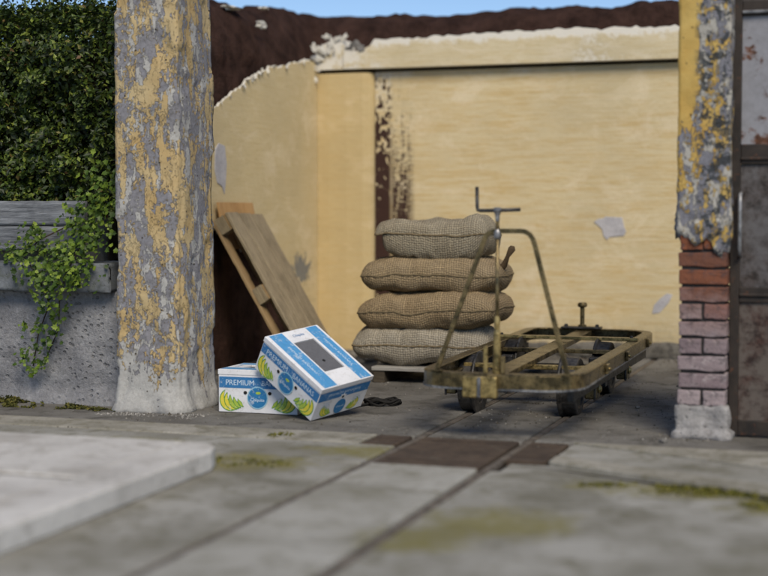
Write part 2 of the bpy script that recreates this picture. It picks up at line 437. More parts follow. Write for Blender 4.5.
M['cardend'] = simple('brown_card_edge', (0.35, 0.22, 0.12), 0.8)
M['blue'] = simple('blue_print', (0.035, 0.165, 0.38), 0.5, 0.25, 45, 0.3, 0.05, (0.60, 0.62, 0.64))
M['bluelt'] = simple('light_blue_print', (0.075, 0.27, 0.52), 0.5, 0.25, 45, 0.3, 0.05, (0.60, 0.62, 0.64))
M['teal'] = simple('logo_blue_print', (0.025, 0.17, 0.38), 0.5, 0.3, 45, 0.3, 0.05, (0.60, 0.62, 0.64))
M['rimlt'] = simple('pale_blue_print', (0.28, 0.50, 0.62), 0.5, 0.2, 45, 0.3, 0.05, (0.60, 0.62, 0.64))
M['yellowp'] = simple('yellow_print', (0.70, 0.60, 0.06), 0.5, 0.3, 60, 0.3, 0.05, (0.60, 0.62, 0.64))
M['greenp'] = simple('green_print', (0.12, 0.30, 0.055), 0.5, 0.4, 60, 0.3, 0.05, (0.60, 0.62, 0.64))
M['limep'] = simple('lime_print', (0.38, 0.50, 0.07), 0.5, 0.4, 60, 0.3, 0.05, (0.60, 0.62, 0.64))
M['letter'] = simple('pale_lettering', (0.55, 0.66, 0.76), 0.5, 0.1, 60, 0.3, 0.05)
M['greyp'] = simple('grey_card_liner', (0.115, 0.115, 0.125), 0.7, 0.3, 40)
M['hole'] = simple('dark_hole', (0.012, 0.012, 0.012), 0.9)
M['rope'] = simple('black_rope', (0.010, 0.009, 0.008), 0.8, 0.4, 70)
M['hedge'] = leaf('hedge_leaves', [(0, (0.007, 0.014, 0.003)), (0.4, (0.018, 0.034, 0.005)), (0.75, (0.055, 0.088, 0.011)), (0.96, (0.16, 0.20, 0.028)), (1.0, (0.10, 0.045, 0.018))], 0.5, 0.08)
M['hedgeshadecore'] = simple('hedge_shade_core', (0.014, 0.012, 0.007), 0.95, 0.4, 15, 0.0)
M['twig'] = simple('twigs', (0.045, 0.03, 0.018), 0.9)
M['ivy'] = leaf('ivy_leaves', [(0, (0.025, 0.05, 0.008)), (0.5, (0.065, 0.115, 0.013)), (0.85, (0.14, 0.21, 0.022)), (1.0, (0.24, 0.31, 0.04))], 0.5, 0.25)
M['moss'] = leaf('moss_tufts', [(0, (0.045, 0.05, 0.010)), (0.5, (0.12, 0.115, 0.018)), (1.0, (0.22, 0.19, 0.03))], 0.9, 0.1)
M['mossdk'] = leaf('dark_moss', [(0, (0.030, 0.035, 0.010)), (0.6, (0.085, 0.085, 0.016)), (1.0, (0.15, 0.13, 0.03))], 0.9, 0.1)
M['whitecrumb'] = leaf('white_crumbs', [(0, (0.17, 0.16, 0.145)), (1.0, (0.42, 0.40, 0.37))], 0.95, 0.0)
M['stone'] = simple('grey_stone', (0.20, 0.19, 0.175), 0.95, 0.5, 25, 0.2, 0.6)
M['crumb'] = leaf('crumbs', [(0, (0.03, 0.026, 0.02)), (0.6, (0.10, 0.085, 0.065)), (1.0, (0.30, 0.28, 0.25))], 0.95, 0.0)

# ------------------------------------------------------------ mesh helpers
class MB:
    def __init__(s):
        s.v = []; s.f = []; s.mi = []; s.uv = None
    def add(s, vs, fs, mi=0, T=None):
        o = len(s.v)
        s.v += [tuple(T @ Vector(v)) if T else tuple(v) for v in vs]
        s.f += [tuple(i + o for i in f) for f in fs]
        s.mi += [mi] * len(fs)
        return s
    def box(s, a, b, mi=0, T=None):
        (x0, y0, z0), (x1, y1, z1) = a, b
        return s.add([(x0, y0, z0), (x1, y0, z0), (x1, y1, z0), (x0, y1, z0), (x0, y0, z1), (x1, y0, z1), (x1, y1, z1), (x0, y1, z1)],
                     [(3, 2, 1, 0), (4, 5, 6, 7), (0, 1, 5, 4), (1, 2, 6, 5), (2, 3, 7, 6), (3, 0, 4, 7)], mi, T)
    def prism(s, poly, z0, z1, mi=0, T=None, mi_side=None):
        n = len(poly)
        vs = [(x, y, z0) for x, y in poly] + [(x, y, z1) for x, y in poly]
        s.add(vs, [tuple(range(n - 1, -1, -1)), tuple(range(n, 2 * n))], mi, T)
        o = len(s.v) - 2 * n
        s.f += [(o + i, o + (i + 1) % n, o + n + (i + 1) % n, o + n + i) for i in range(n)]
        s.mi += [mi if mi_side is None else mi_side] * n
        return s
    def tube(s, pts, r, n=10, closed=False, flat=None, mi=0):
        """round (or flat w x t) bar along points"""
        pts = [Vector(p) for p in pts]
        m = len(pts)
        rs = r if isinstance(r, (list, tuple)) else [r] * m
        ring = []
        up = None
        for i, p in enumerate(pts):
            a = pts[i - 1] if (i or closed) else p
            b = pts[(i + 1) % m] if (i < m - 1 or closed) else p
            t = (b - a).normalized()
            if up is None:
                up = Vector((0, 1, 0)) if abs(t.y) < 0.8 else Vector((0, 0, 1))
            sd_ = t.cross(up).normalized()
            u2 = sd_.cross(t).normalized()
            up = u2
            if flat:
                w, th = flat
                ring.append([p + sd_ * w * q + u2 * th * k for q, k in ((-.5, -.5), (.5, -.5), (.5, .5), (-.5, .5))])
            else:
                ring.append([p + (sd_ * cos(2 * pi * k / n) + u2 * sin(2 * pi * k / n)) * rs[i] for k in range(n)])
        k = len(ring[0])
        vs = [v for rg in ring for v in rg]
        fs = []
        for i in range(m if closed else m - 1):
            j = (i + 1) % m
            fs += [(i * k + q, i * k + (q + 1) % k, j * k + (q + 1) % k, j * k + q) for q in range(k)]
        if not closed:
            fs += [tuple(range(k - 1, -1, -1)), tuple(range((m - 1) * k, m * k))]
        return s.add(vs, fs, mi)
    def lathe(s, prof, n=24, T=None, mi=0):
        """profile of (radius, height) round local Z"""
        m = len(prof)
        vs = [(r * cos(2 * pi * k / n), r * sin(2 * pi * k / n), z) for r, z in prof for k in range(n)]
        fs = [(i * n + k, i * n + (k + 1) % n, (i + 1) * n + (k + 1) % n, (i + 1) * n + k) for i in range(m - 1) for k in range(n)]
        fs += [tuple(range(n - 1, -1, -1)), tuple(range((m - 1) * n, m * n))]
        return s.add(vs, fs, mi, T)
    def mesh(s, name, mats, smooth=False):
        me = bpy.data.meshes.new(name)
        me.from_pydata(s.v, [], s.f)
        for m in (mats if isinstance(mats, (list, tuple)) else [mats]):
            me.materials.append(M[m] if isinstance(m, str) else m)
        me.polygons.foreach_set('material_index', s.mi)
        if smooth:
            me.polygons.foreach_set('use_smooth', [True] * len(s.f))
        if s.uv:
            l = me.uv_layers.new(name='uv')
            for poly in me.polygons:
                for li, vi in zip(poly.loop_indices, poly.vertices):
                    l.data[li].uv = s.uv[vi]
        me.update()
        return me
    def build(s, name, mats, parent=None, bevel=0, seg=2, smooth=False, recalc=True):
        me = s.mesh(name, mats, smooth)
        if recalc:
            bm = bmesh.new(); bm.from_mesh(me)
            bmesh.ops.recalc_face_normals(bm, faces=bm.faces)
            bm.to_mesh(me); bm.free()
        return link(name, me, parent, bevel, seg)

def link(name, me, parent=None, bevel=0, seg=2):
    o = bpy.data.objects.new(name, me)
    COL.objects.link(o)
    if parent: o.parent = parent
    if bevel:
        b = o.modifiers.new('bevel', 'BEVEL')
        b.width = bevel; b.segments = seg; b.limit_method = 'ANGLE'; b.angle_limit = rad(35)
    return o

def tag(o, label, cat, group=None):
    o['label'] = label; o['category'] = cat
    if group: o['group'] = group
    return o
def struct(o):
    o['kind'] = 'structure'
    return o
def stuff(o, label=None, cat=None):
    o['kind'] = 'stuff'
    if label: o['label'] = label
    if cat: o['category'] = cat
    return o
def empty(name, loc=(0, 0, 0), rotz=0):
    o = bpy.data.objects.new(name, None)
    o.empty_display_size = 0.1
    o.location = loc; o.rotation_euler = (0, 0, rotz)
    COL.objects.link(o)
    return o

def nz(v, sc=1.0, seed=0.0, oct=4):
    return noise.fractal(Vector(v) * sc + Vector((seed, seed * 1.7, seed * 0.6)), 1.0, 2.0, oct, noise_basis='PERLIN_ORIGINAL')

def rough_box(a, b, step, amp, sc, seed, mats, name, parent=None, fn=None, smooth=True, taper=None):
    """box with gridded faces pushed about by noise (fn may move a point further)"""
    bm = bmesh.new()
    (x0, y0, z0), (x1, y1, z1) = a, b
    n = [max(1, round((q - p_) / step)) for p_, q in zip(a, b)]
    cache = {}
    def vert(i, j, k):
        key = (i, j, k)
        if key not in cache:
            P = Vector((x0 + (x1 - x0) * i / n[0], y0 + (y1 - y0) * j / n[1], z0 + (z1 - z0) * k / n[2]))
            c = Vector(((x0 + x1) / 2, (y0 + y1) / 2, P.z))
            d = Vector((1 if i == n[0] else -1 if i == 0 else 0, 1 if j == n[1] else -1 if j == 0 else 0, 1 if k == n[2] else -1 if k == 0 else 0))
            if d.length: d.normalize()
            q = P + d * amp * nz(P, sc, seed)
            if fn: q = fn(P, q, d)
            cache[key] = bm.verts.new(q)
        return cache[key]
    for ax in range(3):
        u, v_ = [q for q in range(3) if q != ax]
        for side in (0, n[ax]):
            for i in range(n[u]):
                for j in range(n[v_]):
                    idx = []
                    for di, dj in ((0, 0), (1, 0), (1, 1), (0, 1)):
                        t = [0, 0, 0]; t[ax] = side; t[u] = i + di; t[v_] = j + dj
                        idx.append(vert(*t))
                    bm.faces.new(idx)
    bmesh.ops.recalc_face_normals(bm, faces=bm.faces)
    me = bpy.data.meshes.new(name)
    bm.to_mesh(me); bm.free()
    for m in (mats if isinstance(mats, (list, tuple)) else [mats]): me.materials.append(M[m])
    if smooth: me.polygons.foreach_set('use_smooth', [True] * len(me.polygons))
    return link(name, me, parent)

def rock_mesh(seed, mat, r=1.0, squash=(1, 1, 0.7), sub=2, amp=0.35):
    bm = bmesh.new()
    bmesh.ops.create_icosphere(bm, subdivisions=sub, radius=r)
    for v in bm.verts:
        v.co *= 1 + amp * nz(v.co / r, 1.3, seed, 3) * 1.6
        v.co = Vector((v.co.x * squash[0], v.co.y * squash[1], v.co.z * squash[2]))
    me = bpy.data.meshes.new('stone')
    bm.to_mesh(me); bm.free()
    me.materials.append(M[mat])
    return me
random.seed(4)
RL, RR = -2.19, -1.63          # rail centres

# ------------------------------------------------------------ ground and paving
gm = MB().add([(-200, -60, -0.09), (200, -60, -0.09), (200, 340, -0.09), (-200, 340, -0.09)], [(0, 1, 2, 3)])
ground = struct(gm.build('ground', 'ground'))
def slab(poly, mat, top=0.0, name='concrete_slab', parent=None, bevel=0.008):
    return MB().prism(poly, -0.10, top).build(name, mat, parent or ground, bevel)
gL, gR = 0.028, 0.030
floor_y0 = 7.04
# inner floor, three strips cut by the two rail slots
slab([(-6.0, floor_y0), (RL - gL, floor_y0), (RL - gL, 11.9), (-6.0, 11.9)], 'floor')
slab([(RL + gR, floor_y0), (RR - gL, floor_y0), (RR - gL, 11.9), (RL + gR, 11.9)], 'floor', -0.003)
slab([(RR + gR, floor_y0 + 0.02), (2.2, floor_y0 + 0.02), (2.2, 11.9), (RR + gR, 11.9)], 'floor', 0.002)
# threshold strip left of the rusty plates
slab([(-6.0, 6.745), (-2.415, 6.735), (-2.415, 7.025), (-6.0, 7.02)], 'kerb', 0.004)
slab([(-6.0, 6.23), (RL - gL, 6.21), (RL - gL, 6.722), (-6.0, 6.732)], 'slab', 0.0)
# outer slabs
slab([(-6.0, -3), (RL - gL, -3), (RL - gL, 6.19), (-6.0, 6.215)], 'slab', -0.002)
slab([(RL + gR, -3), (RR - gL, -3), (RR - gL, 6.19), (RL + gR, 6.19)], 'slabmid', 0.006)
slab([(RR + gR, -3), (2.2, -3), (2.2, 5.02), (-1.36, 6.19), (RR + gR, 6.19)], 'slab', -0.001)
# slanting kerb pieces right of the plates
slab([(-1.395, 6.46), (2.2, 4.78), (2.2, 5.05), (-1.395, 6.62)], 'kerb', 0.010, 'kerb_stone', bevel=0.006)
slab([(-1.395, 6.635), (2.2, 5.07), (2.2, 5.44), (-1.395, 7.02)], 'slab', 0.004)
slab([(-1.395, 7.035), (2.2, 5.455), (2.2, 7.045), (-1.395, 7.045)], 'kerb', 0.010)
slab([(-1.56, 6.205), (-1.35, 6.205), (2.2, 5.035), (2.2, 4.765), (-1.40, 6.445), (-1.56, 6.445)], 'slab', -0.012)

def rail(y0, y1, x, label):
    t = tag(empty('track_rail', (x, y0, 0)), label, 'rail', 'rails of the narrow track')
    L = y1 - y0
    MB().box((-0.018, 0, -0.034), (0.018, L, -0.006)).build('rail_head', 'rail', t, 0.004)
    MB().box((-0.006, 0, -0.075), (0.006, L, -0.034)).build('rail_web', 'rail', t)
    MB().box((-0.033, 0, -0.0895), (0.033, L, -0.075)).build('rail_foot', 'rail', t)
for x in (RL, RR):
    MB().box((x - 0.0275, -2.9, -0.08), (x + 0.0275, 6.17, -0.011)).build('slot_dirt', 'ground', ground)
rail(-2.9, 11.4, RL, 'dark steel rail sunk in a floor slot under the left wheels of the trolley')
rail(-2.9, 11.4, RR, 'dark steel rail sunk in a floor slot under the right wheels of the trolley')

def plate(x0, x1, label, y0=6.225):
    o = MB().box((x0, y0, -0.06), (x1, 7.02, 0.002)).build('threshold_plate', 'rustplate', None, 0.006)
    tag(o, label, 'plate', 'rusty plates across the track')
    for y in (y0 + 0.10, 6.90):
        MB().box((x0 + 0.02, y, 0.0018), (x1 - 0.02, y + 0.012, 0.005)).build('rib', 'rustplate', o)
plate(-2.40, RL - 0.034, 'narrow rusty brown plate left of both rails at the threshold', 6.74)
plate(RL + 0.034, RR - 0.034, 'wide rusty brown plate between the two rails at the threshold')
plate(RR + 0.034, -1.415, 'narrow rusty brown plate right of both rails at the threshold', 6.47)

# raised pale slab in the left foreground
rt = tag(empty('raised_slab', (-3.6, 4.5, 0)), 'thick pale concrete slab raised above the paving in the left foreground', 'slab')
rt_o = Vector((-3.6, 4.5, 0))
def rp(poly, z, nm):
    MB().prism([(x - rt_o.x, y - rt_o.y) for x, y in poly], -0.003, z).build(nm, 'ramp', rt, 0.012, 3)
rp([(-3.0, 3.0), (-2.72, 3.0), (-2.76, 5.78), (-2.80, 5.90), (-2.88, 5.98), (-3.0, 6.0)], 0.092, 'edge_strip')
rp([(-5.6, 5.05), (-3.003, 5.05), (-3.003, 6.0), (-5.6, 5.93)], 0.090, 'slab_panel')
MB().box((-5.6 + 3.6, 4.996 - 4.5, 0.0), (-3.004 + 3.6, 5.049 - 4.5, 0.080)).build('joint_filler', 'plinth', rt)
rp([(-5.6, 3.0), (-3.003, 3.0), (-3.003, 4.995), (-5.6, 4.995)], 0.090, 'slab_panel')

# ------------------------------------------------------------ left pillar
def pil_fn(P, q, d):
    # hollowed groove on the right front corner, flared plaster foot, dents
    if P.x > -3.80 and P.y < 7.47 and P.z < 1.75:
        k = max(0, 1 - abs(P.x + 3.735) / 0.05) * max(0, 1 - abs(P.y - 7.42) / 0.06)
        q.x -= 0.022 * k * min(1, (1.75 - P.z) * 2); q.y += 0.03 * k
    if P.z < 0.14:
        fl = (0.14 - P.z) / 0.14
        o = fl * (0.035 + 0.025 * nz(P, 9, 3.3))
        q.x += d.x * o; q.y += d.y * o
    ch = nz((P.x * 1.0, P.y, P.z * 0.5), 5.5, 9.1, 5)
    if ch > 0.16:
        q -= d * min(0.012, (ch - 0.16) * 0.2)
    return q
tag(rough_box((-4.13, 7.4, -0.01), (-3.73, 7.86, 3.3), 0.02, 0.008, 6, 2.0, 'pillar', 'plastered_pillar', fn=pil_fn),
    'tall square pillar with peeling yellow and grey paint behind the blue fruit boxes', 'pillar')

# ------------------------------------------------------------ right pillar with bare bricks
PX, PY, PW = -0.935, 7.40, 0.238
rpil = tag(empty('brick_pillar', (PX + PW / 2, PY + PW / 2, 0)), 'pillar of spotted yellow plaster fallen away from red bricks beside the steel door', 'pillar')
MB().box((-PW / 2 + 0.013, -PW / 2 + 0.013, 0.1), (PW / 2 - 0.013, PW / 2 - 0.013, 3.2)).build('mortar_core', 'mortar', rpil)
hb = 0.074; pitch = 0.0872
def brick_mesh(sx, sy, seed):
    bm = bmesh.new()
    bmesh.ops.create_cube(bm, size=1)
    for v in bm.verts: v.co = Vector((v.co.x * sx, v.co.y * sy, v.co.z * hb))
    bmesh.ops.subdivide_edges(bm, edges=bm.edges[:], cuts=2, use_grid_fill=True)
    for v in bm.verts: v.co += Vector((nz(v.co, 18, seed), nz(v.co, 18, seed + 5), nz(v.co, 18, seed + 9))) * 0.0055
    me = bpy.data.meshes.new('brick')
    bm.to_mesh(me); bm.free()
    me.materials.append(M['brick'])
    return me
Bs = [brick_mesh(PW, 0.113, 1), brick_mesh(PW, 0.113, 7)]
Bh = [brick_mesh(0.113, PW, 3), brick_mesh(0.113, PW, 11)]
head_rows = {0: 1, 3: 1, 5: 1, 9: 1}
for k in range(10):
    z = 0.165 + 0.043 + k * pitch
    for q in (0, 1):
        me = (Bh if k in head_rows else Bs)[(k + q) % 2]
        o = link('brick', me, rpil, 0.006, 2)
        off = (-0.0625 if q == 0 else 0.0625)
        o.location = (off, 0, z) if k in head_rows else (0, off, z)
        o.location.x += random.uniform(-.003, .003); o.location.y += random.uniform(-.003, .003)
        o.rotation_euler.z = random.uniform(-.012, .012)
def foot_fn(P, q, d):
    if P.z < 0.03: q += Vector((d.x, d.y, 0)) * 0.02
    return q
rough_box((-PW / 2 - 0.012, -PW / 2 - 0.012, -0.005), (PW / 2 + 0.012, PW / 2 + 0.012, 0.168), 0.018, 0.016, 14, 5, 'footing', 'footing', rpil, foot_fn)
def up_fn(P, q, d):
    if P.z < 1.30:
        low = 1.05 - 0.05 * (P.x > 0.04) + 0.13 * nz((P.x * 1, P.y, 0), 11, 2.2)
        f = max(0, (1.30 - P.z) / 0.27)
        q.z += (low - 1.03) * f
        # bulging lumps of loose plaster near the broken edge
        b = 0.034 * max(0, nz(P, 15, 6.0, 3) + 0.2) * f
        q.x += d.x * b; q.y += d.y * b
    return q
rough_box((-PW / 2 - 0.012, -PW / 2 - 0.012, 1.03), (PW / 2 + 0.010, PW / 2 + 0.012, 3.3), 0.018, 0.008, 9, 8, 'pillar2', 'plaster_coat', rpil, up_fn)

# ------------------------------------------------------------ steel door
door = tag(empty('steel_door', (-0.695, 7.5, 0.0)), 'tall dark rusted steel door with clouded upper panel at the right edge', 'door')
W = 0.95
def db(n, a, b, m='doorframe', bev=0.004): return MB().box(a, b).build(n, m, door, bev)
db('stile', (0, 0, 0.012), (0.048, 0.05, 2.75)); db('stile', (W - 0.05, 0, 0.012), (W, 0.05, 2.75))
for z0, z1 in ((0.014, 0.09), (0.69, 0.765), (1.385, 1.485), (2.125, 2.20), (2.68, 2.748)):
    db('rail', (0.0485, 0.003, z0), (W - 0.0505, 0.047, z1))
db('trim_strip', (0.0485, -0.010, 1.405), (W - 0.0505, 0.0025, 1.420)); db('trim_strip', (0.0485, -0.010, 0.72), (W - 0.0505, 0.0025, 0.735))
db('trim_strip', (0.0485, -0.012, 2.135), (W - 0.0505, 0.0025, 2.15), 'steel')
db('upper_panel', (0.049, 0.018, 1.4855), (W - 0.051, 0.028, 2.1245), 'doorpane', 0)
db('top_panel', (0.049, 0.018, 2.2005), (W - 0.051, 0.028, 2.6795), 'doormid', 0)
db('middle_panel', (0.049, 0.018, 0.7655), (W - 0.051, 0.028, 1.3845), 'doormid', 0)
db('lower_panel', (0.049, 0.018, 0.0905), (W - 0.051, 0.028, 0.6895), 'doorlow', 0)
hd = MB().tube([(0.052, 0.0, 0.92), (0.052, -0.045, 0.93), (0.052, -0.05, 0.97), (0.052, -0.05, 1.19), (0.052, -0.045, 1.23), (0.052, 0.0, 1.24)], 0.010, 10).build('handle', 'steel', door, smooth=True)
for z in (0.25, 1.2, 2.3):
    MB().tube([(-0.014, 0.02, z), (-0.014, 0.02, z + 0.11)], 0.013, 10).build('hinge', 'iron', door)

# ------------------------------------------------------------ yellow yard walls
def jag(pts, stepn, amp, seed):
    out = []
    for (a, b), (c, d) in zip(pts[:-1], pts[1:]):
        L = math.hypot(c - a, d - b); n = max(1, int(L / stepn))
        for i in range(n):
            t = i / n
            x, z = a + (c - a) * t, b + (d - b) * t
            out.append((x + amp * 0.5 * nz((x, z, 0), 11, seed), z + amp * (nz((x, z, 1), 7, seed) + 0.7 * nz((x, z, 1), 31, seed))))
    out.append(pts[-1])
    return out
WY = 11.5
WX = -4.47
# poly in (X, Z), extruded in Y:  local z of the prism = -Y
TW = Matrix(((1, 0, 0, 0), (0, 0, 1, 0), (0, 1, 0, 0), (0, 0, 0, 1)))     # (x, z, y) -> (x, y, z)
wall = tag(empty('yard_wall', (-1.5, WY, 0)), 'yellow plastered back wall with a beam along its broken top edge', 'wall')
def wpart(n, poly, y0, y1, mats, side=None, bev=0.0):
    o = MB().prism(poly, y0, y1, 0, TW, side).build(n, mats, wall, bev)
    o.location = (1.5, -WY, 0)
    return o
wpart('wall_panel', [(-3.972, -0.01), (2.2, -0.01), (2.2, 2.317), (-3.972, 2.317)], WY, WY + 0.2, 'wall')
# pilaster with softly rounded front
prof = [(WX, WY + 0.2), (WX, WY - 0.055), (-4.36, WY - 0.068), (-4.2, WY - 0.075), (-4.06, WY - 0.07), (-4.0, WY - 0.055), (-3.975, WY - 0.02), (-3.975, WY + 0.2)]
po = MB().prism(prof, -0.01, 2.312).build('pilaster', 'pilaster', wall, 0.006)
po.location = (1.5, -WY, 0)
top = jag([(2.2, 2.60), (-1.5, 2.585), (-2.6, 2.60), (-3.5, 2.59), (-3.95, 2.585)], 0.035, 0.022, 3.0)
topL = jag([(-4.02, 2.555), (-4.12, 2.51), (-4.2, 2.52)], 0.02, 0.02, 5)
wpart('beam', [(-4.225, 2.345), (2.2, 2.335)] + top + [(-3.99, 2.53), (-4.06, 2.50)] + [(-4.12, 2.49), (-4.225, 2.50)], WY - 0.085, WY + 0.2, ['beam', 'white'], 1)
wpart('beam', [(-4.468, 2.345), (-4.235, 2.345), (-4.232, 2.46), (-4.215, 2.53), (-4.25, 2.60), (-4.33, 2.58), (-4.40, 2.56), (-4.468, 2.50)], WY - 0.075, WY + 0.2, ['beam', 'white'], 1)
# crumbled plaster lumps at the broken corner
for i, (x, y, z, r) in enumerate([(-4.44, 11.40, 2.44, .06), (-4.40, 11.40, 2.50, .07), (-4.34, 11.41, 2.54, .07), (-4.28, 11.42, 2.59, .055), (-4.45, 11.38, 2.35, .05), (-4.46, 11.35, 2.52, .05), (-4.23, 11.43, 2.60, .05), (-4.37, 11.42, 2.62, .04), (-4.46, 11.39, 2.26, .035), (-4.30, 11.40, 2.50, .035), (-4.15, 11.40, 2.525, .035), (-4.09, 11.42, 2.53, .05)]):
    o = link('plaster_lump', rock_mesh(i * 1.7, 'white' if i < 10 else 'stone', r * (0.45 if i < 10 else 0.7), (1.5, .30, .75), 3, 0.8), wall)
    o.location = (x + 1.5, y - WY, z); o.rotation_euler = (.25 * sin(i * 3), i * .9, .25 * cos(i))
# loose scabs of plaster
def scab(pts, y, th, mat, n='plaster_patch'):
    return wpart(n, pts, y - th, y + 0.02, mat, None, 0.003)
scab([(-2.128, 1.075), (-2.09, 1.10), (-2.05, 1.105), (-2.04, 1.118), (-1.90, 1.112), (-1.885, 1.04), (-1.868, 1.0), (-1.885, 0.965), (-2.00, 0.955), (-2.02, 0.93), (-2.05, 0.965), (-2.06, 1.015), (-2.09, 1.045)], WY, 0.006, 'greypatch')
scab([(-1.66, 0.35), (-1.60, 0.36), (-1.53, 0.44), (-1.50, 0.505), (-1.545, 0.515), (-1.60, 0.47), (-1.645, 0.42)], WY, 0.005, 'greypatch')
# uneven plinth at the wall foot
def pl_fn(P, q, d):
    if d.z > 0: q.z += 0.03 * nz(P, 3.0, 4.0); q.y -= 0.0
    return q
o = rough_box((-3.96, WY - 0.045, -0.01), (2.2, WY + 0.02, 0.115), 0.035, 0.014, 7, 2.5, 'plinth', 'plinth', wall, pl_fn)
o.location = (1.5, -WY, 0)

# left side wall (poly in Y, Z, extruded in X)
TL = Matrix(((0, 0, 1, 0), (1, 0, 0, 0), (0, 1, 0, 0), (0, 0, 0, 1)))
lw = tag(empty('side_wall', (WX, 9.8, 0)), 'yellow plastered side wall with a ragged sloping top behind the leaning pallet', 'wall')
ltop = jag([(11.49, 2.43), (11.17, 2.395), (10.85, 2.335), (10.44, 2.275), (9.97, 2.13), (9.70, 2.0), (9.41, 1.875), (8.9, 1.62), (8.15, 1.35)], 0.03, 0.03, 8.0)
o = MB().prism(jag([(8.15, 1.10), (9.3, 1.06), (9.75, .97), (10.3, .70), (10.75, .38), (10.95, -.01)], .03, .035, 4.4) + [(11.495, -0.01)] + ltop, WX - 0.022, WX, 0, TL, 1).build('wall_face', ['leftwall', 'white'], lw)  # lower part cut away so dark earth stands in for shade behind the pallet
o.location = (-WX, -9.8, 0)
def lscab(pts, th, mat):
    o = MB().prism(pts, WX - 0.01, WX + th, 0, TL).build('plaster_patch', mat, lw, 0.003)
    o.location = (-WX, -9.8, 0)
lscab([(9.44, 1.60), (9.50, 1.645), (9.60, 1.63), (9.63, 1.50), (9.61, 1.36), (9.59, 1.28), (9.55, 1.335), (9.47, 1.36), (9.43, 1.45)], 0.006, 'greypatch')
# curled white flakes standing on the broken edge
random.seed(12)
for i in range(46):
    t = random.random()
    a = random.choice(ltop[2:-16])
    if random.random() < 0.5 and not (9.6 < a[0] < 10.35): continue
    s = random.uniform(0.010, 0.026)
    m = MB().add([(-s, -s * .5, 0), (s, -s * .4, s * .3), (s * .8, s * .5, s * .5), (-s * .7, s * .6, s * .2), (0, 0, -s * .3)], [(0, 1, 2, 3), (1, 0, 4), (2, 1, 4), (3, 2, 4), (0, 3, 4)])
    o = m.build('plaster_flake', 'white', lw)
    o.location = (0.004 + random.uniform(0, .012), a[0] - 9.8, a[1] + random.uniform(-0.012, .008)); o.rotation_euler = (random.random() * 3, random.random() * 3, random.random() * 3)

# dark brown earth core rising behind both walls
def earth_bank():
    path = [(-4.53, 8.15), (-4.53, 9.4), (-4.53, 10.6), (-4.53, 11.62), (-3.4, 11.72), (-1.6, 11.72), (2.3, 11.72)]
    hts = [2.1, 2.68, 2.79, 2.87, 2.85, 2.87, 2.88]
    pts = []
    for (a, h0), (b, h1) in zip(zip(path[:-1], hts[:-1]), zip(path[1:], hts[1:])):
        n = int(math.dist(a, b) / 0.04)
        for i in range(n):
            t = i / n; t2 = t * t * (3 - 2 * t)
            pts.append((a[0] + (b[0] - a[0]) * t, a[1] + (b[1] - a[1]) * t, h0 + (h1 - h0) * t2))
    pts.append((*path[-1], hts[-1]))
    sec = [(0.0, 0.0), (0.0, 0.35)] + [(0.02, 0.35 + 0.5 * k / 18) for k in range(1, 19)] + [(0.06, 0.90), (0.11, 0.94), (0.17, 0.97), (0.25, 0.99), (0.34, 1.0), (0.48, 0.995), (0.62, 0.97), (0.75, 0.92), (0.86, 0.8), (0.95, 0.5), (1.0, 0.0)]
    vs = []; k = len(sec)
    for i, (x, y, h) in enumerate(pts):
        a = pts[max(0, i - 8)]; b = pts[min(len(pts) - 1, i + 8)]
        t = Vector((b[0] - a[0], b[1] - a[1], 0)).normalized()
        out = Vector((-t.y, t.x, 0))
        for d, q in sec:
            P = Vector((x, y, 0)) + out * d * 0.9 + Vector((0, 0, h * q))
            N = nz(P, 2.6, 1.0, 5) * 0.05 + nz(P, 9, 2.0, 4) * 0.028
            if d <= 0.05: P -= out * min(N, 0.02)
            else: P.z += N * min(1, q * 1.2)
            vs.append(P)
    fs = [(i * k + j, i * k + j + 1, (i + 1) * k + j + 1, (i + 1) * k + j) for i in range(len(pts) - 1) for j in range(k - 1)]
    m = MB().add(vs, fs)
    return m.build('earth_bank', 'earth', None, smooth=True)
bank = struct(earth_bank())
for i, (x, y, z, s) in enumerate([(-4.525, 10.40, 2.595, (.015, .085, .030)), (-4.66, 10.15, 2.70, (.05, .10, .018)), (-4.6, 10.62, 2.76, (.04, .05, .012))]):
    o = link('plaster_crumb', rock_mesh(20 + i, 'white', 1, s, 2, .5), bank)
    o.location = (x, y, z)

# ------------------------------------------------------------ planter, hedge, ivy
plw = tag(empty('retaining_wall', (-5.4, 7.6, 0)), 'pitted grey concrete retaining wall with overhanging lip under the planks', 'wall')
def pit_fn(P, q, d):
    if d.y < 0:
        v = noise.voronoi(Vector((P.x + .03 * nz(P, 9, 1), P.z + .03 * nz(P, 9, 4), 0)) * 14)[0][0] + 0.25 * nz(P, 4, 7) + .05
        if v < 0.28: q.y += 0.012 * (1 - v / 0.28)
        q.y -= max(0, 0.10 - P.z) * 0.5
    return q
o = rough_box((-6.6, 7.6, -0.01), (-4.14, 7.95, 0.675), 0.0165, 0.014, 7, 4.2, 'retaining', 'wall_body', plw, pit_fn); o.location = (5.4, -7.6, 0)
def lip_fn(P, q, d):
    if P.x > -4.30: 
        k = (P.x + 4.30) / 0.06
        if d.y < 0: q.y += 0.05 * k * k
    return q
o = rough_box((-6.6, 7.50, 0.678), (-4.245, 7.96, 0.845), 0.02, 0.010, 6, 1.1, 'lip', 'lip', plw, lip_fn); o.location = (5.4, -7.6, 0)
bed = MB().box((-6.6, 7.70, 0.84), (-4.62, 9.2, 1.12)).build('soil_bed', 'ground', plw); bed.location = (5.4, -7.6, 0)
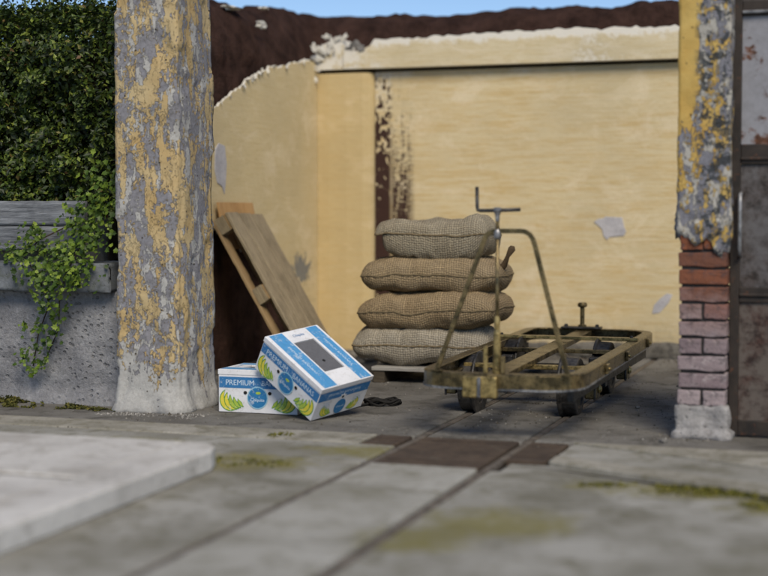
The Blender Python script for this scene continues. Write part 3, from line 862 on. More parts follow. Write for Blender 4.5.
for k, z in enumerate((0.915, 1.068)):
    o = rough_box((-6.5, 7.62, z), (-4.50 + 0.03 * k, 7.675, z + 0.146), 0.02, 0.006, 9, 3 + k, 'oldplank', 'timber_plank')
    tag(o, 'weathered grey plank edging the planter, ' + ('lower of the two, half under ivy' if k == 0 else 'upper of the two, under the hedge'), 'plank', 'planks edging the planter')

def leaf_quad(vs, fs, c, n, s, rnd):
    n = n.normalized()
    a = n.orthogonal().normalized()
    ang = rnd.uniform(0, 2 * pi)
    a = Matrix.Rotation(ang, 3, n) @ a
    b = n.cross(a)
    o = len(vs)
    vs += [c - a * s, c - b * s * .55 + n * s * .12, c + a * s, c + b * s * .55 + n * s * .12]
    fs += [(o, o + 1, o + 2, o + 3)]
rnd = random.Random(5)
hedge = tag(empty('clipped_hedge', (-5.2, 8.4, 1.1)), 'dense dark green hedge rising above the grey planks behind the left pillar', 'hedge')
H0 = Vector((-5.2, 8.4, 1.1))
def hedge_top(x, y): return 2.36 + 0.10 * nz((x, y, 0), 2.0, 4) - 0.10 * max(0, 7.95 - y) * 4
def hedge_front(x, z): return 7.80 + 0.14 * nz((x, z, 0), 3.2, 7) + 0.11 * nz((x, z, 0), 8, 3) + 0.16 * max(0, z - 2.0)
vs = []; fs = []
for i in range(30000):
    x = rnd.uniform(-6.3, -4.22)
    z = rnd.uniform(1.12, 2.34)
    y = hedge_front(x, z) + abs(rnd.gauss(0, 0.07)) - 0.03
    n = Vector((rnd.gauss(0, .7), -0.7 + rnd.gauss(0, .6), 0.5 + rnd.gauss(0, .6)))
    leaf_quad(vs, fs, Vector((x, y, z)) - H0, n, rnd.uniform(0.008, 0.026), rnd)
for i in range(13000):
    x = rnd.uniform(-6.3, -4.22); y = rnd.uniform(7.8, 8.8)
    if y > 8.05 and x > -4.62: continue
    z = hedge_top(x, y) + rnd.gauss(0, 0.05)
    leaf_quad(vs, fs, Vector((x, y, z)) - H0, Vector((rnd.gauss(0, .5), rnd.gauss(0, .5), .7)), rnd.uniform(0.010, 0.026), rnd)
for i in range(300):                     # sprigs above the top
    x = rnd.uniform(-6.3, -4.62); y = rnd.uniform(7.9, 8.7)
    z0 = hedge_top(x, y); L = rnd.uniform(0.04, 0.17)
    lean = Vector((rnd.gauss(0, .3), rnd.gauss(0, .3), 1)).normalized()
    for j in range(12):
        c = Vector((x, y, z0)) + lean * L * j / 11
        leaf_quad(vs, fs, c - H0 + Vector((rnd.gauss(0, .012), rnd.gauss(0, .012), 0)), Vector((rnd.gauss(0, 1), rnd.gauss(0, 1), .5)), rnd.uniform(.010, .022), rnd)
MB().add(vs, fs).build('foliage', 'hedge', hedge, recalc=False)
def core_fn(P, q, d):
    return q
o = rough_box((-6.25, 7.97, 1.11), (-4.60, 8.75, 2.22), 0.06, 0.07, 3, 3, 'hedgeshadecore', 'shade_core', hedge); o.location = -H0  # solid near-black mass standing in for the shade inside the hedge
for x in (-5.9, -5.4, -4.9):
    MB().tube([(x - H0.x, 8.3 - H0.y, -0.02), (x + .03 - H0.x, 8.32 - H0.y, .5), (x - H0.x, 8.3 - H0.y, 1.1)], [.03, .02, .008], 7).build('stem', 'twig', hedge)

ivy = tag(empty('trailing_ivy', (-4.5, 7.5, 0.9)), 'bright green creeper trailing over the lip and down the pitted wall', 'plant')
I0 = Vector((-4.5, 7.5, 0.9))
def ivy_leaf(vs, fs, c, n, s, rnd):
    n = n.normalized(); a = n.orthogonal().normalized()
    a = Matrix.Rotation(rnd.uniform(0, 6.28), 3, n) @ a; b = n.cross(a)
    o = len(vs)
    pts = [(0, -.9), (.45, -.55), (1.0, -.35), (.62, .05), (.75, .55), (.3, .5), (0, 1.1), (-.3, .5), (-.75, .55), (-.62, .05), (-1.0, -.35), (-.45, -.55)]
    vs += [c + a * p_[0] * s + b * p_[1] * s + n * s * .25 * (abs(p_[0])) for p_ in pts] + [c + n * s * 0.02]
    k = len(pts)
    fs += [(o + i, o + (i + 1) % k, o + k) for i in range(k)]
vs = []; fs = []
clumps = [(-4.33, 1.34, .10, 7.60, 120), (-4.30, 1.18, .11, 7.56, 170), (-4.42, 1.12, .12, 7.54, 190), (-4.33, 1.0, .11, 7.52, 190), (-4.47, .98, .11, 7.52, 170), (-4.40, .86, .12, 7.47, 190), (-4.53, .90, .09, 7.50, 110),
          (-4.75, 1.0, .075, 7.54, 120), (-4.80, .90, .09, 7.52, 120), (-4.92, .93, .07, 7.53, 60), (-4.62, .86, .09, 7.50, 110), (-4.70, .80, .08, 7.46, 100), (-4.50, .76, .10, 7.45, 150), (-4.60, .70, .09, 7.44, 130), (-4.42, .74, .06, 7.46, 60),
          (-4.66, .60, .055, 7.52, 60), (-4.55, .58, .05, 7.53, 45), (-4.62, .49, .05, 7.54, 45), (-4.74, .46, .05, 7.55, 40), (-4.85, .46, .035, 7.55, 16), (-4.62, .40, .045, 7.54, 36), (-4.76, .34, .06, 7.54, 55), (-4.82, .28, .05, 7.54, 45), (-4.72, .24, .055, 7.54, 50), (-4.79, .20, .05, 7.53, 36), (-4.66, .31, .03, 7.54, 14)]
for (x, z, r, y, n) in clumps:
    for i in range(int(n * (.55 if z > .68 else .36))):
        c = Vector((x + rnd.gauss(0, r * .62), y - abs(rnd.gauss(0, .03)), z + rnd.gauss(0, r * .55)))
        ivy_leaf(vs, fs, c - I0, Vector((rnd.gauss(0, .5), -1, .55 + rnd.gauss(0, .5))), rnd.uniform(.007, .023), rnd)
MB().add(vs, fs).build('foliage', 'ivy', ivy, recalc=False)
for pts in ([(-4.35, 7.66, 1.25), (-4.42, 7.56, 1.0), (-4.5, 7.47, .8), (-4.58, 7.52, .62), (-4.62, 7.575, .45), (-4.72, 7.575, .25)], [(-4.5, 7.63, 1.1), (-4.74, 7.56, .98), (-4.82, 7.52, .88), (-4.70, 7.47, .78), (-4.66, 7.54, .6), (-4.76, 7.575, .42), (-4.8, 7.575, .22)]):
    MB().tube([Vector(q) - I0 for q in pts], 0.004, 6).build('stem', 'twig', ivy, smooth=True)

def tufts(name, spots, mat, seed, label, cat='moss', s0=.006, s1=.014, ztop=0.002):
    r = random.Random(seed); vs = []; fs = []
    for (x, y, rx, ry, n, h) in spots:
        for i in range(n):
            a = r.uniform(0, 6.28); q = math.sqrt(r.random())
            px, py = x + rx * q * cos(a), y + ry * q * sin(a)
            if nz((px, py, 0), 6, seed) < -0.12: continue
            c = Vector((px, py, ztop + r.random() * h * (1 - q * q)))
            leaf_quad(vs, fs, c, Vector((r.gauss(0, 1), r.gauss(0, 1), .9)), r.uniform(s0, s1), r)
    return stuff(MB().add(vs, fs).build(name, mat, None, recalc=False), label, cat)
tufts('wall_foot_moss', [(-4.95, 7.44, .30, .13, 2600, .05), (-4.6, 7.42, .28, .09, 1500, .03), (-4.3, 7.38, .2, .05, 400, .015), (-5.4, 7.4, .4, .15, 1500, .05)], 'mossdk', 3, 'rough dark moss at the foot of the pitted retaining wall')
tufts('paving_moss', [(-0.75, 5.98, .42, .11, 900, .007), (-0.25, 5.76, .35, .11, 600, .007), (-2.72, 6.03, .24, .12, 160, .004), (-2.87, 6.83, .07, .09, 120, .006)], 'moss', 8, 'thin yellow green moss patches on the grey paving')

# ------------------------------------------------------------ leaning pallet and chipboard sheet
e1 = Vector((-0.511, 0, 0.860)).normalized(); e2 = Vector((0, 1, 0)); e3 = Vector((0.860, 0, 0.511)).normalized()
def frame(o, x, y, z):
    return Matrix(((x[0], y[0], z[0], o[0]), (x[1], y[1], z[1], o[1]), (x[2], y[2], z[2], o[2]), (0, 0, 0, 1)))
pal = tag(empty('wooden_pallet'), 'wooden pallet leaning steeply against the yellow side wall behind the pillar', 'pallet')
pal.matrix_world = frame(Vector((-3.629, 9.30, 0)) + e1 * 0.088, e1, e2, e3)
PL, PD = 1.252, 0.60
def pb(n, a, b, m, seed=0):
    o = rough_box(a, b, 0.04, 0.004, 14, seed, m, n, pal, smooth=False)
    bv = o.modifiers.new('bevel', 'BEVEL'); bv.width = 0.003; bv.limit_method = 'ANGLE'; bv.angle_limit = rad(60)
    return o
for i, (a, b) in enumerate(((0, .186), (.206, .394), (.414, .60))):
    pb('deck_board', (0.0 if i != 1 else .01, a, -0.022), (PL - .008 * i, b, 0), 'pallettop', i + 1)
for i, s in enumerate((0, (PL - .125) / 2, PL - .125)):
    pb('cross_board', (s + .004, 0.005, -0.0435), (s + .121, PD - .005, -0.0225), 'palletlow', i + 9)
    for j, t in enumerate((0.004, (PD - .1) / 2, PD - .104)):
        pb('block', (s + .002, t, -0.1215), (s + .123, t + .1, -0.044), 'block', i * 3 + j + 20)
for i, t in enumerate((0.0, .25, .5)):
    pb('bottom_board', (0, t, -0.144), (PL, t + .1, -0.122), 'palletlow', i + 5)

cb = MB().box((0, 0, 0.0), (0.018, 0.60, 0.34)).build('chipboard_offcut', 'chip', None, 0.002)
cb.location = (-4.375, 9.40, 0.885); cb.rotation_euler = (0, -0.2, 0)
tag(cb, 'orange chipboard offcut wedged between the pallet top and the side wall', 'board')

# ------------------------------------------------------------ sack platform and sacks
pf = tag(empty('low_platform', (-2.80, 9.55, 0)), 'low dark timber platform carrying the stack of burlap sacks', 'platform')
for i, y in enumerate((-0.34, -0.08, 0.18)):
    MB().box((-0.41, y, 0.082), (0.49, y + 0.2, 0.108)).build('deck_board', 'dunnagetop' if i == 0 else 'dunnage', pf, 0.004)
for x in (-0.40, 0.0, 0.40):
    MB().box((x, -0.33, 0), (x + 0.08, 0.37, 0.0815)).build('skid', 'dunnage', pf, 0.004)

def sack(loc, L, D, hu, hd, rotz, mat, seed, label, fn=None, tilt=0.0, rim=0.0, bul=4.0):
    t = tag(empty('burlap_sack', loc, rotz), label, 'sack', 'burlap sacks stacked on the platform')
    t.rotation_euler.y = tilt
    nu, nv = 96, 64
    m = MB(); m.uv = []
    def pt(u, v, side):
        x = L / 2 * u * (1 + 0.02 * (1 - v * v) - 0.03 * v ** 8)
        y = D / 2 * v * (1 + 0.03 * (1 - u * u) - 0.08 * u ** 6)
        th = max(0.0, (1 - abs(u) ** bul) * (1 - abs(v) ** (bul * 1.1))) ** 0.40
        th *= 1 + 0.22 * nz((u * 2.0, v * 1.6, side), 1.0, seed, 3)
        z = (hu if side > 0 else -hd) * th
        z += 0.018 * nz((u * 1.9, v * 1.1, 0), 1.0, seed + 4, 3)
        # creases running in from the seam
        ed = max(abs(u), abs(v))
        z += side * 0.009 * nz((u * 7, v * 7, seed), 1.0, seed, 3) * (ed ** 2) * (0.3 + th)
        if fn: x, y, z = fn(u, v, side, x, y, z)
        return (x, y, z + rim)
    for side in (1, -1):
        o = len(m.v)
        for j in range(nv + 1):
            for i in range(nu + 1):
                u = sin((i / nu * 2 - 1) * pi / 2); v = sin((j / nv * 2 - 1) * pi / 2)
                m.v.append(pt(u, v, side)); m.uv.append((0, 0))
        for j in range(nv):
            for i in range(nu):
                f = (o + j * (nu + 1) + i, o + j * (nu + 1) + i + 1, o + (j + 1) * (nu + 1) + i + 1, o + (j + 1) * (nu + 1) + i)
                m.f.append(f if side > 0 else f[::-1]); m.mi.append(0)
    for q in (0, 1):                                    # unroll: arc lengths along both directions
        o = q * (nu + 1) * (nv + 1); w = nu + 1
        P = [Vector(v) for v in m.v]
        ux = {}; vy = {}
        for j in range(nv + 1):
            a = 0.0; ux[o + j * w + nu // 2] = 0.0
            for i in range(nu // 2 + 1, nu + 1): a += (P[o + j * w + i] - P[o + j * w + i - 1]).length; ux[o + j * w + i] = a
            a = 0.0
            for i in range(nu // 2 - 1, -1, -1): a -= (P[o + j * w + i] - P[o + j * w + i + 1]).length; ux[o + j * w + i] = a
        for i in range(nu + 1):
            a = 0.0; vy[o + (nv // 2) * w + i] = 0.0
            for j in range(nv // 2 + 1, nv + 1): a += (P[o + j * w + i] - P[o + (j - 1) * w + i]).length; vy[o + j * w + i] = a
            a = 0.0
            for j in range(nv // 2 - 1, -1, -1): a -= (P[o + j * w + i] - P[o + (j + 1) * w + i]).length; vy[o + j * w + i] = a
        for k in ux: m.uv[k] = (ux[k] + q * 3.1, vy[k])
    m.build('sack_body', mat, t, smooth=True, recalc=False)
    pts = []
    for k in range(60): pts.append(Vector(pt(-1 + 2 * k / 60, -1, 1)))
    for k in range(40): pts.append(Vector(pt(1, -1 + 2 * k / 40, 1)))
    for k in range(60): pts.append(Vector(pt(1 - 2 * k / 60, 1, 1)))
    for k in range(40): pts.append(Vector(pt(-1, 1 - 2 * k / 40, 1)))
    s = MB().tube(pts, [0.006 + 0.002 * sin(k * 2.1) for k in range(len(pts))], 7, True)
    s.build('seam', 'seam', t, smooth=True)
    return t
def top_fn(u, v, side, x, y, z):
    if side > 0: z += 0.055 * math.exp(-((u - .68) / .22) ** 2) * (1 - v * v)
    return x - 0.05 * (side < 0) * (u < 0) * (-u) * -1, y, z
sack((-2.90, 9.52, 0.248), .965, .54, .145, .136, 0.03, 'burD', 1.0, 'pale grey burlap sack lying directly on the low platform, bottom of the stack')
sack((-2.84, 9.50, 0.485), .985, .54, .135, .128, -0.06, 'burC', 2.3, 'brownest burlap sack, second from the bottom of the stack', tilt=-0.05)
sack((-2.835, 9.52, 0.725), .975, .52, .128, .130, 0.05, 'burB', 3.7, 'tan burlap sack with a dark left tip, second from the top of the stack')
sack((-2.83, 9.52, 1.000), .79, .48, .095, .175, 0.02, 'burA', 5.2, 'greyish burlap sack on top of the stack with a humped right end', top_fn, bul=6)
# tied ear of the second sack from the top
ear = [o for o in COL.objects if o.name.startswith('burlap_sack') and abs(o.location.z - 0.725) < 1e-4][0]
MB().tube([(0.43, -0.10, 0.03), (0.49, -0.14, 0.07), (0.515, -0.15, 0.13), (0.545, -0.16, 0.18), (0.55, -0.16, 0.20)], [.03, .022, .014, .026, .014], 10).build('tied_ear', 'twine', ear, smooth=True)

# ------------------------------------------------------------ fruit boxes
def text_mesh(txt, w, h):
    cu = bpy.data.curves.new('lettering', 'FONT')
    cu.body = txt; cu.align_x = 'CENTER'; cu.align_y = 'CENTER'; cu.resolution_u = 3
    ob = bpy.data.objects.new('lettering', cu)
    COL.objects.link(ob)
    dg = bpy.context.evaluated_depsgraph_get()
    me = bpy.data.meshes.new_from_object(ob.evaluated_get(dg))
    bpy.data.objects.remove(ob); bpy.data.curves.remove(cu)
    vs = [v.co.copy() for v in me.vertices]; fs = [tuple(p_.vertices) for p_ in me.polygons]
    bpy.data.meshes.remove(me)
    xs = [v.x for v in vs]; ys = [v.y for v in vs]
    cx, cy = (min(xs) + max(xs)) / 2, (min(ys) + max(ys)) / 2
    sx, sy = w / (max(xs) - min(xs)), h / (max(ys) - min(ys))
    return [((v.x - cx) * sx, (v.y - cy) * sy) for v in vs], fs
def banana(cx, cy, r, a0, a1, th, flip=1):
    out = []; n = 10
    for k in range(n + 1):
        a = rad(a0 + (a1 - a0) * k / n); out.append((cos(a) * r, sin(a) * r))
    for k in range(n, -1, -1):
        a = rad(a0 + (a1 - a0) * k / n); q = r - th * (0.18 + 0.82 * sin(pi * k / n) ** .8); out.append((cos(a) * q, sin(a) * q))
    return [(cx + x * flip, cy + y) for x, y in out]
def fruit_box(name_label, T, L, W, H):
    t = tag(empty('fruit_box'), name_label, 'box', 'blue and white fruit boxes')
    t.matrix_world = T
    body = MB().box((0, 0, 0.0), (L, W, H - 0.022)).build('carton', 'card', t, 0.003)
    # lid: a tray with an oblong opening
    y0, y1, x0, x1 = .33 * W, .72 * W, .20 * L, .75 * L
    e = 0.003
    lid = MB()
    lid.box((-e, -e, H - .030), (L + e, y0, H)).box((-e, y1, H - .030), (L + e, W + e, H))
    lid.box((-e, y0 + .0002, H - .030), (x0, y1 - .0002, H)).box((x1, y0 + .0002, H - .030), (L + e, y1 - .0002, H))
    lid = lid.build('lid', 'card', t, 0.002)
    MB().box((x0 - .004, y0 - .004, H - .021), (x1 + .004, y1 + .004, H - .009)).build('liner', 'greyp', lid)
    MB().lathe([(.010, 0), (.010, .001)], 14, Matrix.Translation((x0 + (x1 - x0) * .66, (y0 + y1) / 2, H - .0088))).build('hole', 'hole', lid)
    F = lambda u, v, d: (u, -d - e * 0, v)
    E_ = lambda u, v, d: (L + d, u, v)
    Bk = lambda u, v, d: (L - u, W + d, v)
    Lf = lambda u, v, d: (-d, W - u, v)
    Tp = lambda u, v, d: (u, v, H + d)
    def dec(n, f, poly, d, mat, par, th=.0006):
        m = MB()
        k = len(poly)
        m.add([f(x, y, d - th) for x, y in poly] + [f(x, y, d) for x, y in poly], [tuple(range(k, 2 * k))] + [(i, (i + 1) % k, k + (i + 1) % k, k + i) for i in range(k)])
        return m.build(n, mat, par)
    def rect(a, b, c, d): return [(a, b), (c, b), (c, d), (a, d)]
    def ell(cx, cy, rx, ry, n=28): return [(cx + rx * cos(2 * pi * k / n), cy + ry * sin(2 * pi * k / n)) for k in range(n)]
    def txt(s, f, cx, cy, w, h, d, mat, par, slant=0.0):
        v, fs = text_mesh(s, w, h)
        MB().add([f(cx + x + slant * y, cy + y, d) for x, y in v], fs).build('lettering', mat, par, recalc=False)
    def bunch(f, cx, cy, s, flip, par, n=5):
        outl = MB(); inn = MB(); lime = MB()
        for k in range(n):
            r = s * (1.0 - .10 * k)
            bx = cx + flip * (-.35 + .36 * k) * s; by = cy + (.05 * k) * s + (s - r) * -.5
            for (mm, rr, th, da, d) in ((outl, r * 1.10, r * .62, 8, .0009 + k * .00024), (inn if k < 2 else lime, r * 1.0, r * .42, 0, .0010 + k * .00024)):
                P = banana(bx, by, rr, 128 + 12 * k - da, 292 - 8 * k + da, th, flip)
                mm.add([f(x, y, d) for x, y in P], [(i, i + 1, 20 - i, 21 - i) for i in range(10)])
        outl.build('banana_print', 'greenp', par); inn.build('banana_print', 'yellowp', par); lime.build('banana_print', 'limep', par)
    bz0, bz1 = .57 * H, .83 * H
    for f, LL in ((F, L), (Bk, L)):
        dec('blue_band', f, rect(.004, bz0, LL - .004, bz1), .0008, 'blue', body)
        txt('PREMIUM', f, .275 * LL, (bz0 + bz1) / 2, .36 * LL, .030, .0016, 'letter', body)
        txt('BANANAS', f, .735 * LL, (bz0 + bz1) / 2, .36 * LL, .030, .0016, 'letter', body)
        bunch(f, .19 * LL, .29 * H, .060, 1, body)
        bunch(f, .81 * LL, .29 * H, .060, -1, body)
        dec('logo_rim', f, ell(.5 * LL, .36 * H, .064, .064), .0032, 'rimlt', body)
        dec('logo_disc', f, ell(.5 * LL, .36 * H, .058, .058), .0038, 'teal', body)
        txt('Chiquita', f, .5 * LL, .30 * H, .085, .024, .0044, 'letter', body, .15)
        dec('logo_leaf', f, ell(.51 * LL, .47 * H, .016, .008, 12), .0044, 'limep', body)
        for hx in (.345, .655):
            dec('hand_hole', f, ell(hx * LL, .47 * H, .011, .010, 14), .0030, 'hole', body)
    for f, LL in ((E_, W), (Lf, W)):
        dec('blue_band', f, rect(.004, bz0, LL - .004, bz1), .0008, 'blue', body)
        txt('PREMIUM BANANAS', f, .5 * LL, (bz0 + bz1) / 2 + .004, .62 * LL, .016, .0016, 'letter', body)
        dec('white_splash', f, [(.5 * LL + (.030 if k % 2 else .016) * cos(k * pi / 7), .56 * H + (.026 if k % 2 else .014) * sin(k * pi / 7)) for k in range(14)], .0016, 'card', body)
        dec('hand_hole', f, ell(.5 * LL, .56 * H, .009, .009, 14), .0022, 'hole', body)
        bunch(f, .27 * LL, .24 * H, .040, 1, body, 4)
        bunch(f, .73 * LL, .24 * H, .040, -1, body, 4)
        dec('logo_disc', f, ell(.5 * LL, .26 * H, .042, .050), .0032, 'teal', body)
        txt('Chiquita', f, .5 * LL, .26 * H, .062, .016, .0038, 'letter', body, .15)
        for sx in (.2, .8):
            for q in range(3):
                txt('Chiquita', f, sx * LL, (.36 + .06 * q) * H, .07 - .012 * q, .008, .0016, 'bluelt', body, .15)
    dec('blue_band', Tp, rect(.004, .055 * W, L - .004, .30 * W), .0008, 'bluelt', lid)
    dec('blue_band', Tp, rect(.004, .76 * W, L - .004, .965 * W), .0008, 'bluelt', lid)
    txt('Chiquita', lambda u, v, d: Tp(.10 * L - v, .53 * W + u, d), 0, 0, .085, .028, .0016, 'blue', lid, .15)
    txt('PREMIUM BANANAS', Tp, .5 * L, .175 * W, .5 * L, .016, .0016, 'letter', lid)
    txt('PREMIUM BANANAS', Tp, .5 * L, .865 * W, .5 * L, .016, .0016, 'letter', lid)
    return t
fruit_box('blue and white fruit box standing flat on the floor beside the pillar', Matrix.Translation((-3.555, 7.54, 0.003)) @ Matrix.Rotation(rad(0.5), 4, 'Z'), .485, .36, .245)
fruit_box('blue and white fruit box tipped up on its corner against the other box', frame((-3.313, 7.500, .266), (.795, -.298, -.529), (.414, .904, .113), (.444, -.308, .841)), .5, .4, .22)

# ------------------------------------------------------------ rail trolley
TO = Vector((-1.91, 8.58, 0))
tr = tag(empty('rail_trolley', TO), 'low brass coloured rail trolley with an upright brake crank standing on the track', 'trolley')
def tp(m, n, mat, par=None, bev=0, smooth=False):
    m.v = [tuple(Vector(v) - TO) for v in m.v]
    return m.build(n, mat, par or tr, bev, smooth=smooth)
def rounded(corners, radii, n=7):
    out = []
    k = len(corners)
    for i, c in enumerate(corners):
        c = Vector(c); a = Vector(corners[i - 1]); b = Vector(corners[(i + 1) % k])
        d0 = (a - c).normalized(); d1 = (b - c).normalized()
        r = radii[i]
        p0 = c + d0 * r; p1 = c + d1 * r
        for q in range(n + 1):
            t = q / n
            out.append(p0 * (1 - t) ** 2 + c * 2 * t * (1 - t) + p1 * t * t)
    return out
path = rounded([(-2.23, 7.05), (-1.375, 7.05), (-1.425, 10.12), (-2.345, 10.16)], [.27, .27, .28, .2])
def sweep(path, sec):
    m = MB(); k = len(sec); n = len(path)
    cen = sum((Vector(q) for q in path), Vector((0, 0))) / n
    for i, p_ in enumerate(path):
        a = path[i - 1]; b = path[(i + 1) % n]
        t = (b - a).normalized(); inn = Vector((-t.y, t.x))
        if inn.dot(cen - p_) < 0: inn = -inn
        for d, z in sec: m.v.append((p_.x + inn.x * d, p_.y + inn.y * d, z))
    for i in range(n):
        j = (i + 1) % n
        for q in range(k):
            m.f.append((i * k + q, i * k + (q + 1) % k, j * k + (q + 1) % k, j * k + q)); m.mi.append(0)
    return m
tp(sweep(path, [(.004, .2485), (0, .254), (0, .326), (.006, .332), (.066, .332), (.070, .328), (.066, .322), (.012, .321), (.012, .2605), (.046, .2605), (.046, .2485)]), 'frame', 'brassdark', bev=.002)
tp(sweep([p_ for p_ in rounded([(-2.2305, 7.0495), (-1.3745, 7.0495), (-1.4245, 10.1205), (-2.3455, 10.1605)], [.27, .27, .28, .2])], [(-.004, .248), (-.004, .2575), (.0, .2575), (.0, .248)]), 'rubbing_strip', 'steel')
# spine, cross beams
def bar(a, b, w, z0, z1):
    a = Vector(a); b = Vector(b); s = (b - a).normalized(); s = Vector((-s.y, s.x)) * w / 2
    return MB().prism([tuple(a - s), tuple(b - s), tuple(b + s), tuple(a + s)], z0, z1)
tp(bar((-1.835, 7.115), (-1.93, 10.09), .11, .288, .319), 'spine', 'brassdark', bev=.003)
tp(bar((-2.33, 9.19), (-1.41, 9.19), .065, .333, .352), 'cross_beam', 'brass', bev=.003)
tp(bar((-2.22, 8.0), (-1.45, 8.0), .05, .262, .287), 'cross_beam', 'brass', bev=.003)
tp(bar((-2.27, 9.0), (-1.46, 9.0), .05, .262, .287), 'cross_beam', 'brassdark', bev=.003)
for x in (-2.30, -1.455):
    tp(MB().lathe([(.011, 0), (.011, .008), (.006, .012)], 8, Matrix.Translation((x, 9.19, .352))), 'bolt', 'iron')
# rear pivot pin
pin = tp(MB().box((-2.09, 10.05, .333), (-1.81, 10.15, .345)), 'pin_plate', 'iron', bev=.003)
pn = MB().lathe([(.03, 0), (.03, .012), (.016, .018), (.016, .135), (.030, .14), (.034, .148), (.034, .160), (.027, .170)], 18, Matrix.Translation((-1.945, 10.10, .345)))
tp(pn, 'pivot_pin', 'brassdark', smooth=False, bev=.002)
for x in (-2.06, -1.84):
    tp(MB().lathe([(.014, 0), (.014, .012), (.008, .018)], 6, Matrix.Translation((x, 10.10, .345))), 'bolt', 'iron')
# wheels and axles
TYX = Matrix.Rotation(rad(90), 4, 'Y')
wm = None
for y in (8.10, 9.15):
    for x, s in ((RL, 1), (RR, -1)):
        KW = 1.1
        prof = [(.03, -.07), (.045, -.07), (.05, -.055), (.105, -.05), (.112, -.06), (.142, -.06), (.149, -.056), (.151, .016), (.166, .024), (.170, .032), (.166, .040), (.11, .040), (.105, .034), (.05, .034), (.04, .045), (.03, .045)]
        prof = [(r_ * KW, z_) for r_, z_ in prof]
        m = MB().lathe(prof, 36, Matrix.Translation((x, y, .160)) @ Matrix.Rotation(rad(90) * s, 4, 'Y'))
        w = tp(m, 'wheel', 'iron', smooth=False, bev=.002)
        m2 = MB().lathe([(.020, -.078), (.022, -.074), (.022, -.0705), (.020, -.0702)], 14, Matrix.Translation((x, y, .160)) @ Matrix.Rotation(rad(90) * s, 4, 'Y'))
        tp(m2, 'hub_cap', 'steel', w)
    tp(MB().tube([(-2.32, y, .160), (-1.48, y, .160)], .018, 14), 'axle', 'iron', smooth=True)
    for x, sx in ((-2.32, -1), (-1.50, 1)):
        b = tp(MB().box((x - .035, y - .055, .095), (x + .035, y + .055, .20)), 'axle_box', 'brassdark', bev=.008)
        tp(MB().box((x - .024, y - .075, .2005), (x + .024, y + .075, .247)), 'saddle', 'iron', b, .003)
        tp(MB().lathe([(.022, 0), (.026, .006), (.014, .018)], 12, Matrix.Translation((x + .0352 * sx, y, .15)) @ Matrix.Rotation(rad(90) * sx, 4, 'Y')), 'cap', 'brass', b)
        for q in (-.06, .06):
            tp(MB().tube([(x + .025 * sx, y + q, .09), (x + .025 * sx, y + q, .2475)], .007, 8), 'guide_rod', 'iron', b)
for x, ya in ((-2.287, 8.0), (-1.475, 7.35)):
    tp(MB().box((x - .016, ya, .165), (x + .016, 9.85, .248)), 'sole_bar', 'iron', bev=.004)
tp(MB().box((-2.262, 8.52, .11), (-1.50, 8.60, .20)), 'brake_beam', 'iron', bev=.006)
for y in (8.36, 8.90):
    for x in (RL, RR):
        tp(MB().box((x - .04, y - .03, .08), (x + .04, y + .03, .25)), 'brake_shoe', 'iron', bev=.01)
# side hooks and stake sockets on the right rail
for y in (7.9, 8.65, 9.6):
    x = -1.375 - (y - 7.05) * .05 / 3.07
    h = tp(MB().box((x + .0005, y - .03, .26), (x + .018, y + .03, .315)), 'stake_socket', 'brassdark', bev=.004)
    tp(MB().lathe([(.010, 0), (.010, .007), (.005, .012)], 8, Matrix.Translation((x + .0182, y, .288)) @ Matrix.Rotation(rad(90), 4, 'Y')), 'rivet', 'brass', h)
# front buffer block and brake stand
tp(MB().box((-1.958, 7.004, .212), (-1.780, 7.0475, .322)), 'buffer_block', 'brass', bev=.008)
tp(MB().box((-1.878, 6.994, .216), (-1.860, 7.0035, .318)), 'buffer_rib', 'steel', bev=.002)
tp(MB().box((-1.862, 7.06, .3325), (-1.842, 7.075, .47)), 'stop_tab', 'brass', bev=.002)
tp(MB().box((-1.772, 7.06, .3325), (-1.752, 7.075, .42)), 'stop_tab', 'brassdark', bev=.002)
ay = 7.082
tp(MB().tube([(-2.115, ay, .333), (-1.872, ay, .985), (-1.862, ay, 1.012), (-1.846, ay, 1.035), (-1.82, ay, 1.047), (-1.79, ay, 1.050), (-1.68, ay, 1.050), (-1.655, ay, 1.047), (-1.632, ay, 1.035), (-1.616, ay, 1.012), (-1.606, ay, .985), (-1.435, ay, .333)], 0, flat=(.024, .015)), 'brake_bracket', 'brassdark', bev=.002)
for x in (-2.115, -1.435):
    tp(MB().box((x - .03, ay - .02, .3325), (x + .03, ay + .018, .342)), 'foot_plate', 'brassdark', bev=.002)
tp(MB().tube([(-1.797, ay, .33), (-1.797, ay, 1.145)], .0095, 12), 'brake_shaft', 'brassdark', smooth=True)
tp(MB().lathe([(.022, 0), (.024, .03), (.020, .035), (.018, .20), (.014, .22), (.016, .26), (.012, .29)], 16, Matrix.Translation((-1.797, ay, .332))), 'sleeve', 'brass')
cl = tp(MB().lathe([(.015, 0), (.018, .008), (.018, .03), (.012, .045)], 14, Matrix.Translation((-1.797, ay, 1.012))), 'collar', 'steel')
hub = tp(MB().lathe([(.010, 0), (.012, .03), (.022, .055), (.022, .066), (.012, .070)], 16, Matrix.Translation((-1.797, ay, 1.098))), 'crank_hub', 'steel')
tp(MB().tube([(-1.68, ay, 1.157), (-1.80, ay, 1.153), (-1.885, ay, 1.152), (-1.898, ay, 1.155), (-1.902, ay, 1.17), (-1.904, ay, 1.272)], 0.0095, 12), 'crank_handle', 'iron', smooth=True)

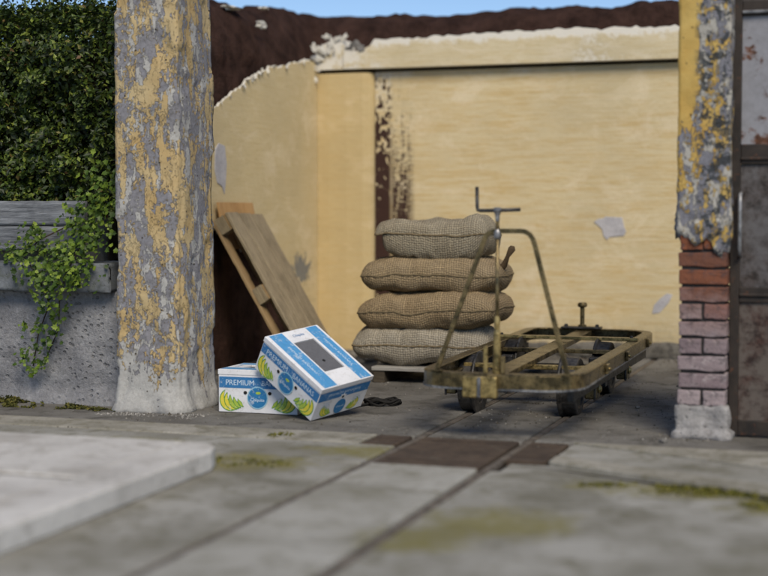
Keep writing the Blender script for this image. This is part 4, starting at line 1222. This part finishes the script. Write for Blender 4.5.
# ------------------------------------------------------------ rope, crumbs and stones
pts = []
for k in range(150):
    a = k / 150 * 2 * pi * 4.2
    rr = 1 + .18 * sin(k * .37)
    pts.append((-2.76 + .085 * rr * cos(a) + .018 * sin(a * .5), 8.14 + .075 * rr * sin(a) + .02 * cos(a * .7), .008 + .012 * (k / 150) * 2 + .006 * sin(k * .9)))
pts += [(-2.84, 8.06, .010), (-2.86, 8.0, .009), (-2.88, 7.9, .008), (-2.90, 7.78, .008), (-2.90, 7.66, .008)]
tag(MB().tube(pts, .0075, 7).build('rope_coil', 'rope', None, smooth=True), 'small coil of black rope on the floor beside the tipped fruit box', 'rope')

def crumbs(name, spots, seed, label, mat='crumb'):
    r = random.Random(seed); vs = []; fs = []
    for (x0, x1, y0, y1, n, s0, s1) in spots:
        for i in range(n):
            x, y = r.uniform(x0, x1), r.uniform(y0, y1)
            if abs(x - RL) < .045 or abs(x - RR) < .045: continue
            if nz((x, y, 0), 3, seed) + r.gauss(0, .15) < -0.05: continue
            s = r.uniform(s0, s1) * r.random() + s0 * .5
            o = len(vs)
            for k in range(3):
                a = k * 2.1 + r.random(); vs.append((x + s * cos(a) * r.uniform(.6, 1.2), y + s * sin(a) * r.uniform(.6, 1.2), -.001))
            vs.append((x + r.gauss(0, s * .2), y + r.gauss(0, s * .2), s * r.uniform(.5, 1.1)))
            fs += [(o, o + 1, o + 3), (o + 1, o + 2, o + 3), (o + 2, o, o + 3)]
    stuff(MB().add(vs, fs).build(name, mat, None, recalc=False), label, 'grit')
crumbs('floor_grit', [(-1.55, 0.6, 7.3, 11.4, 3200, .004, .014), (-2.12, -1.70, 7.2, 11.4, 700, .003, .010), (-4.4, -2.3, 7.1, 11.4, 2600, .003, .009), (-4.4, 0.5, 11.1, 11.45, 1200, .005, .022), (-4.2, -3.6, 7.3, 7.45, 350, .004, .014), (-1.05, -.6, 7.3, 7.42, 250, .004, .012), (-4.4, -1.0, 6.7, 7.2, 700, .003, .007)], 2, 'loose dark grit and plaster crumbs scattered over the inner floor')
crumbs('plaster_grit', [(-1.3, -.85, 7.22, 7.5, 600, .002, .009), (-4.2, -3.55, 7.22, 7.42, 500, .003, .010), (-4.4, -3.2, 11.0, 11.4, 400, .005, .016)], 5, 'pale plaster crumbs around the feet of both pillars', 'whitecrumb')
sm = [rock_mesh(40 + i, 'stone', 1, (1, .8, .6), 2, .4) for i in range(3)]
for i, (x, y, r, lab) in enumerate([(-1.20, 9.6, .022, 'small dark stone on the gritty floor right of the trolley, nearer the wall'), (-1.30, 8.45, .018, 'small dark stone on the gritty floor right of the trolley, nearer the pillar'), (-0.98, 7.22, .022, 'pale stone lying in front of the brick pillar footing'), (-3.62, 10.35, .09, 'large grey stone lying on the floor left of the sacks'), (-3.45, 10.55, .07, 'grey stone lying on the floor behind the left end of the platform')]):
    o = link('loose_stone', sm[i % 3], None)
    o.location = (x, y, r * .45); o.scale = (r, r, r); o.rotation_euler.z = i * 1.3
    tag(o, lab, 'stone', 'loose stones on the floor')
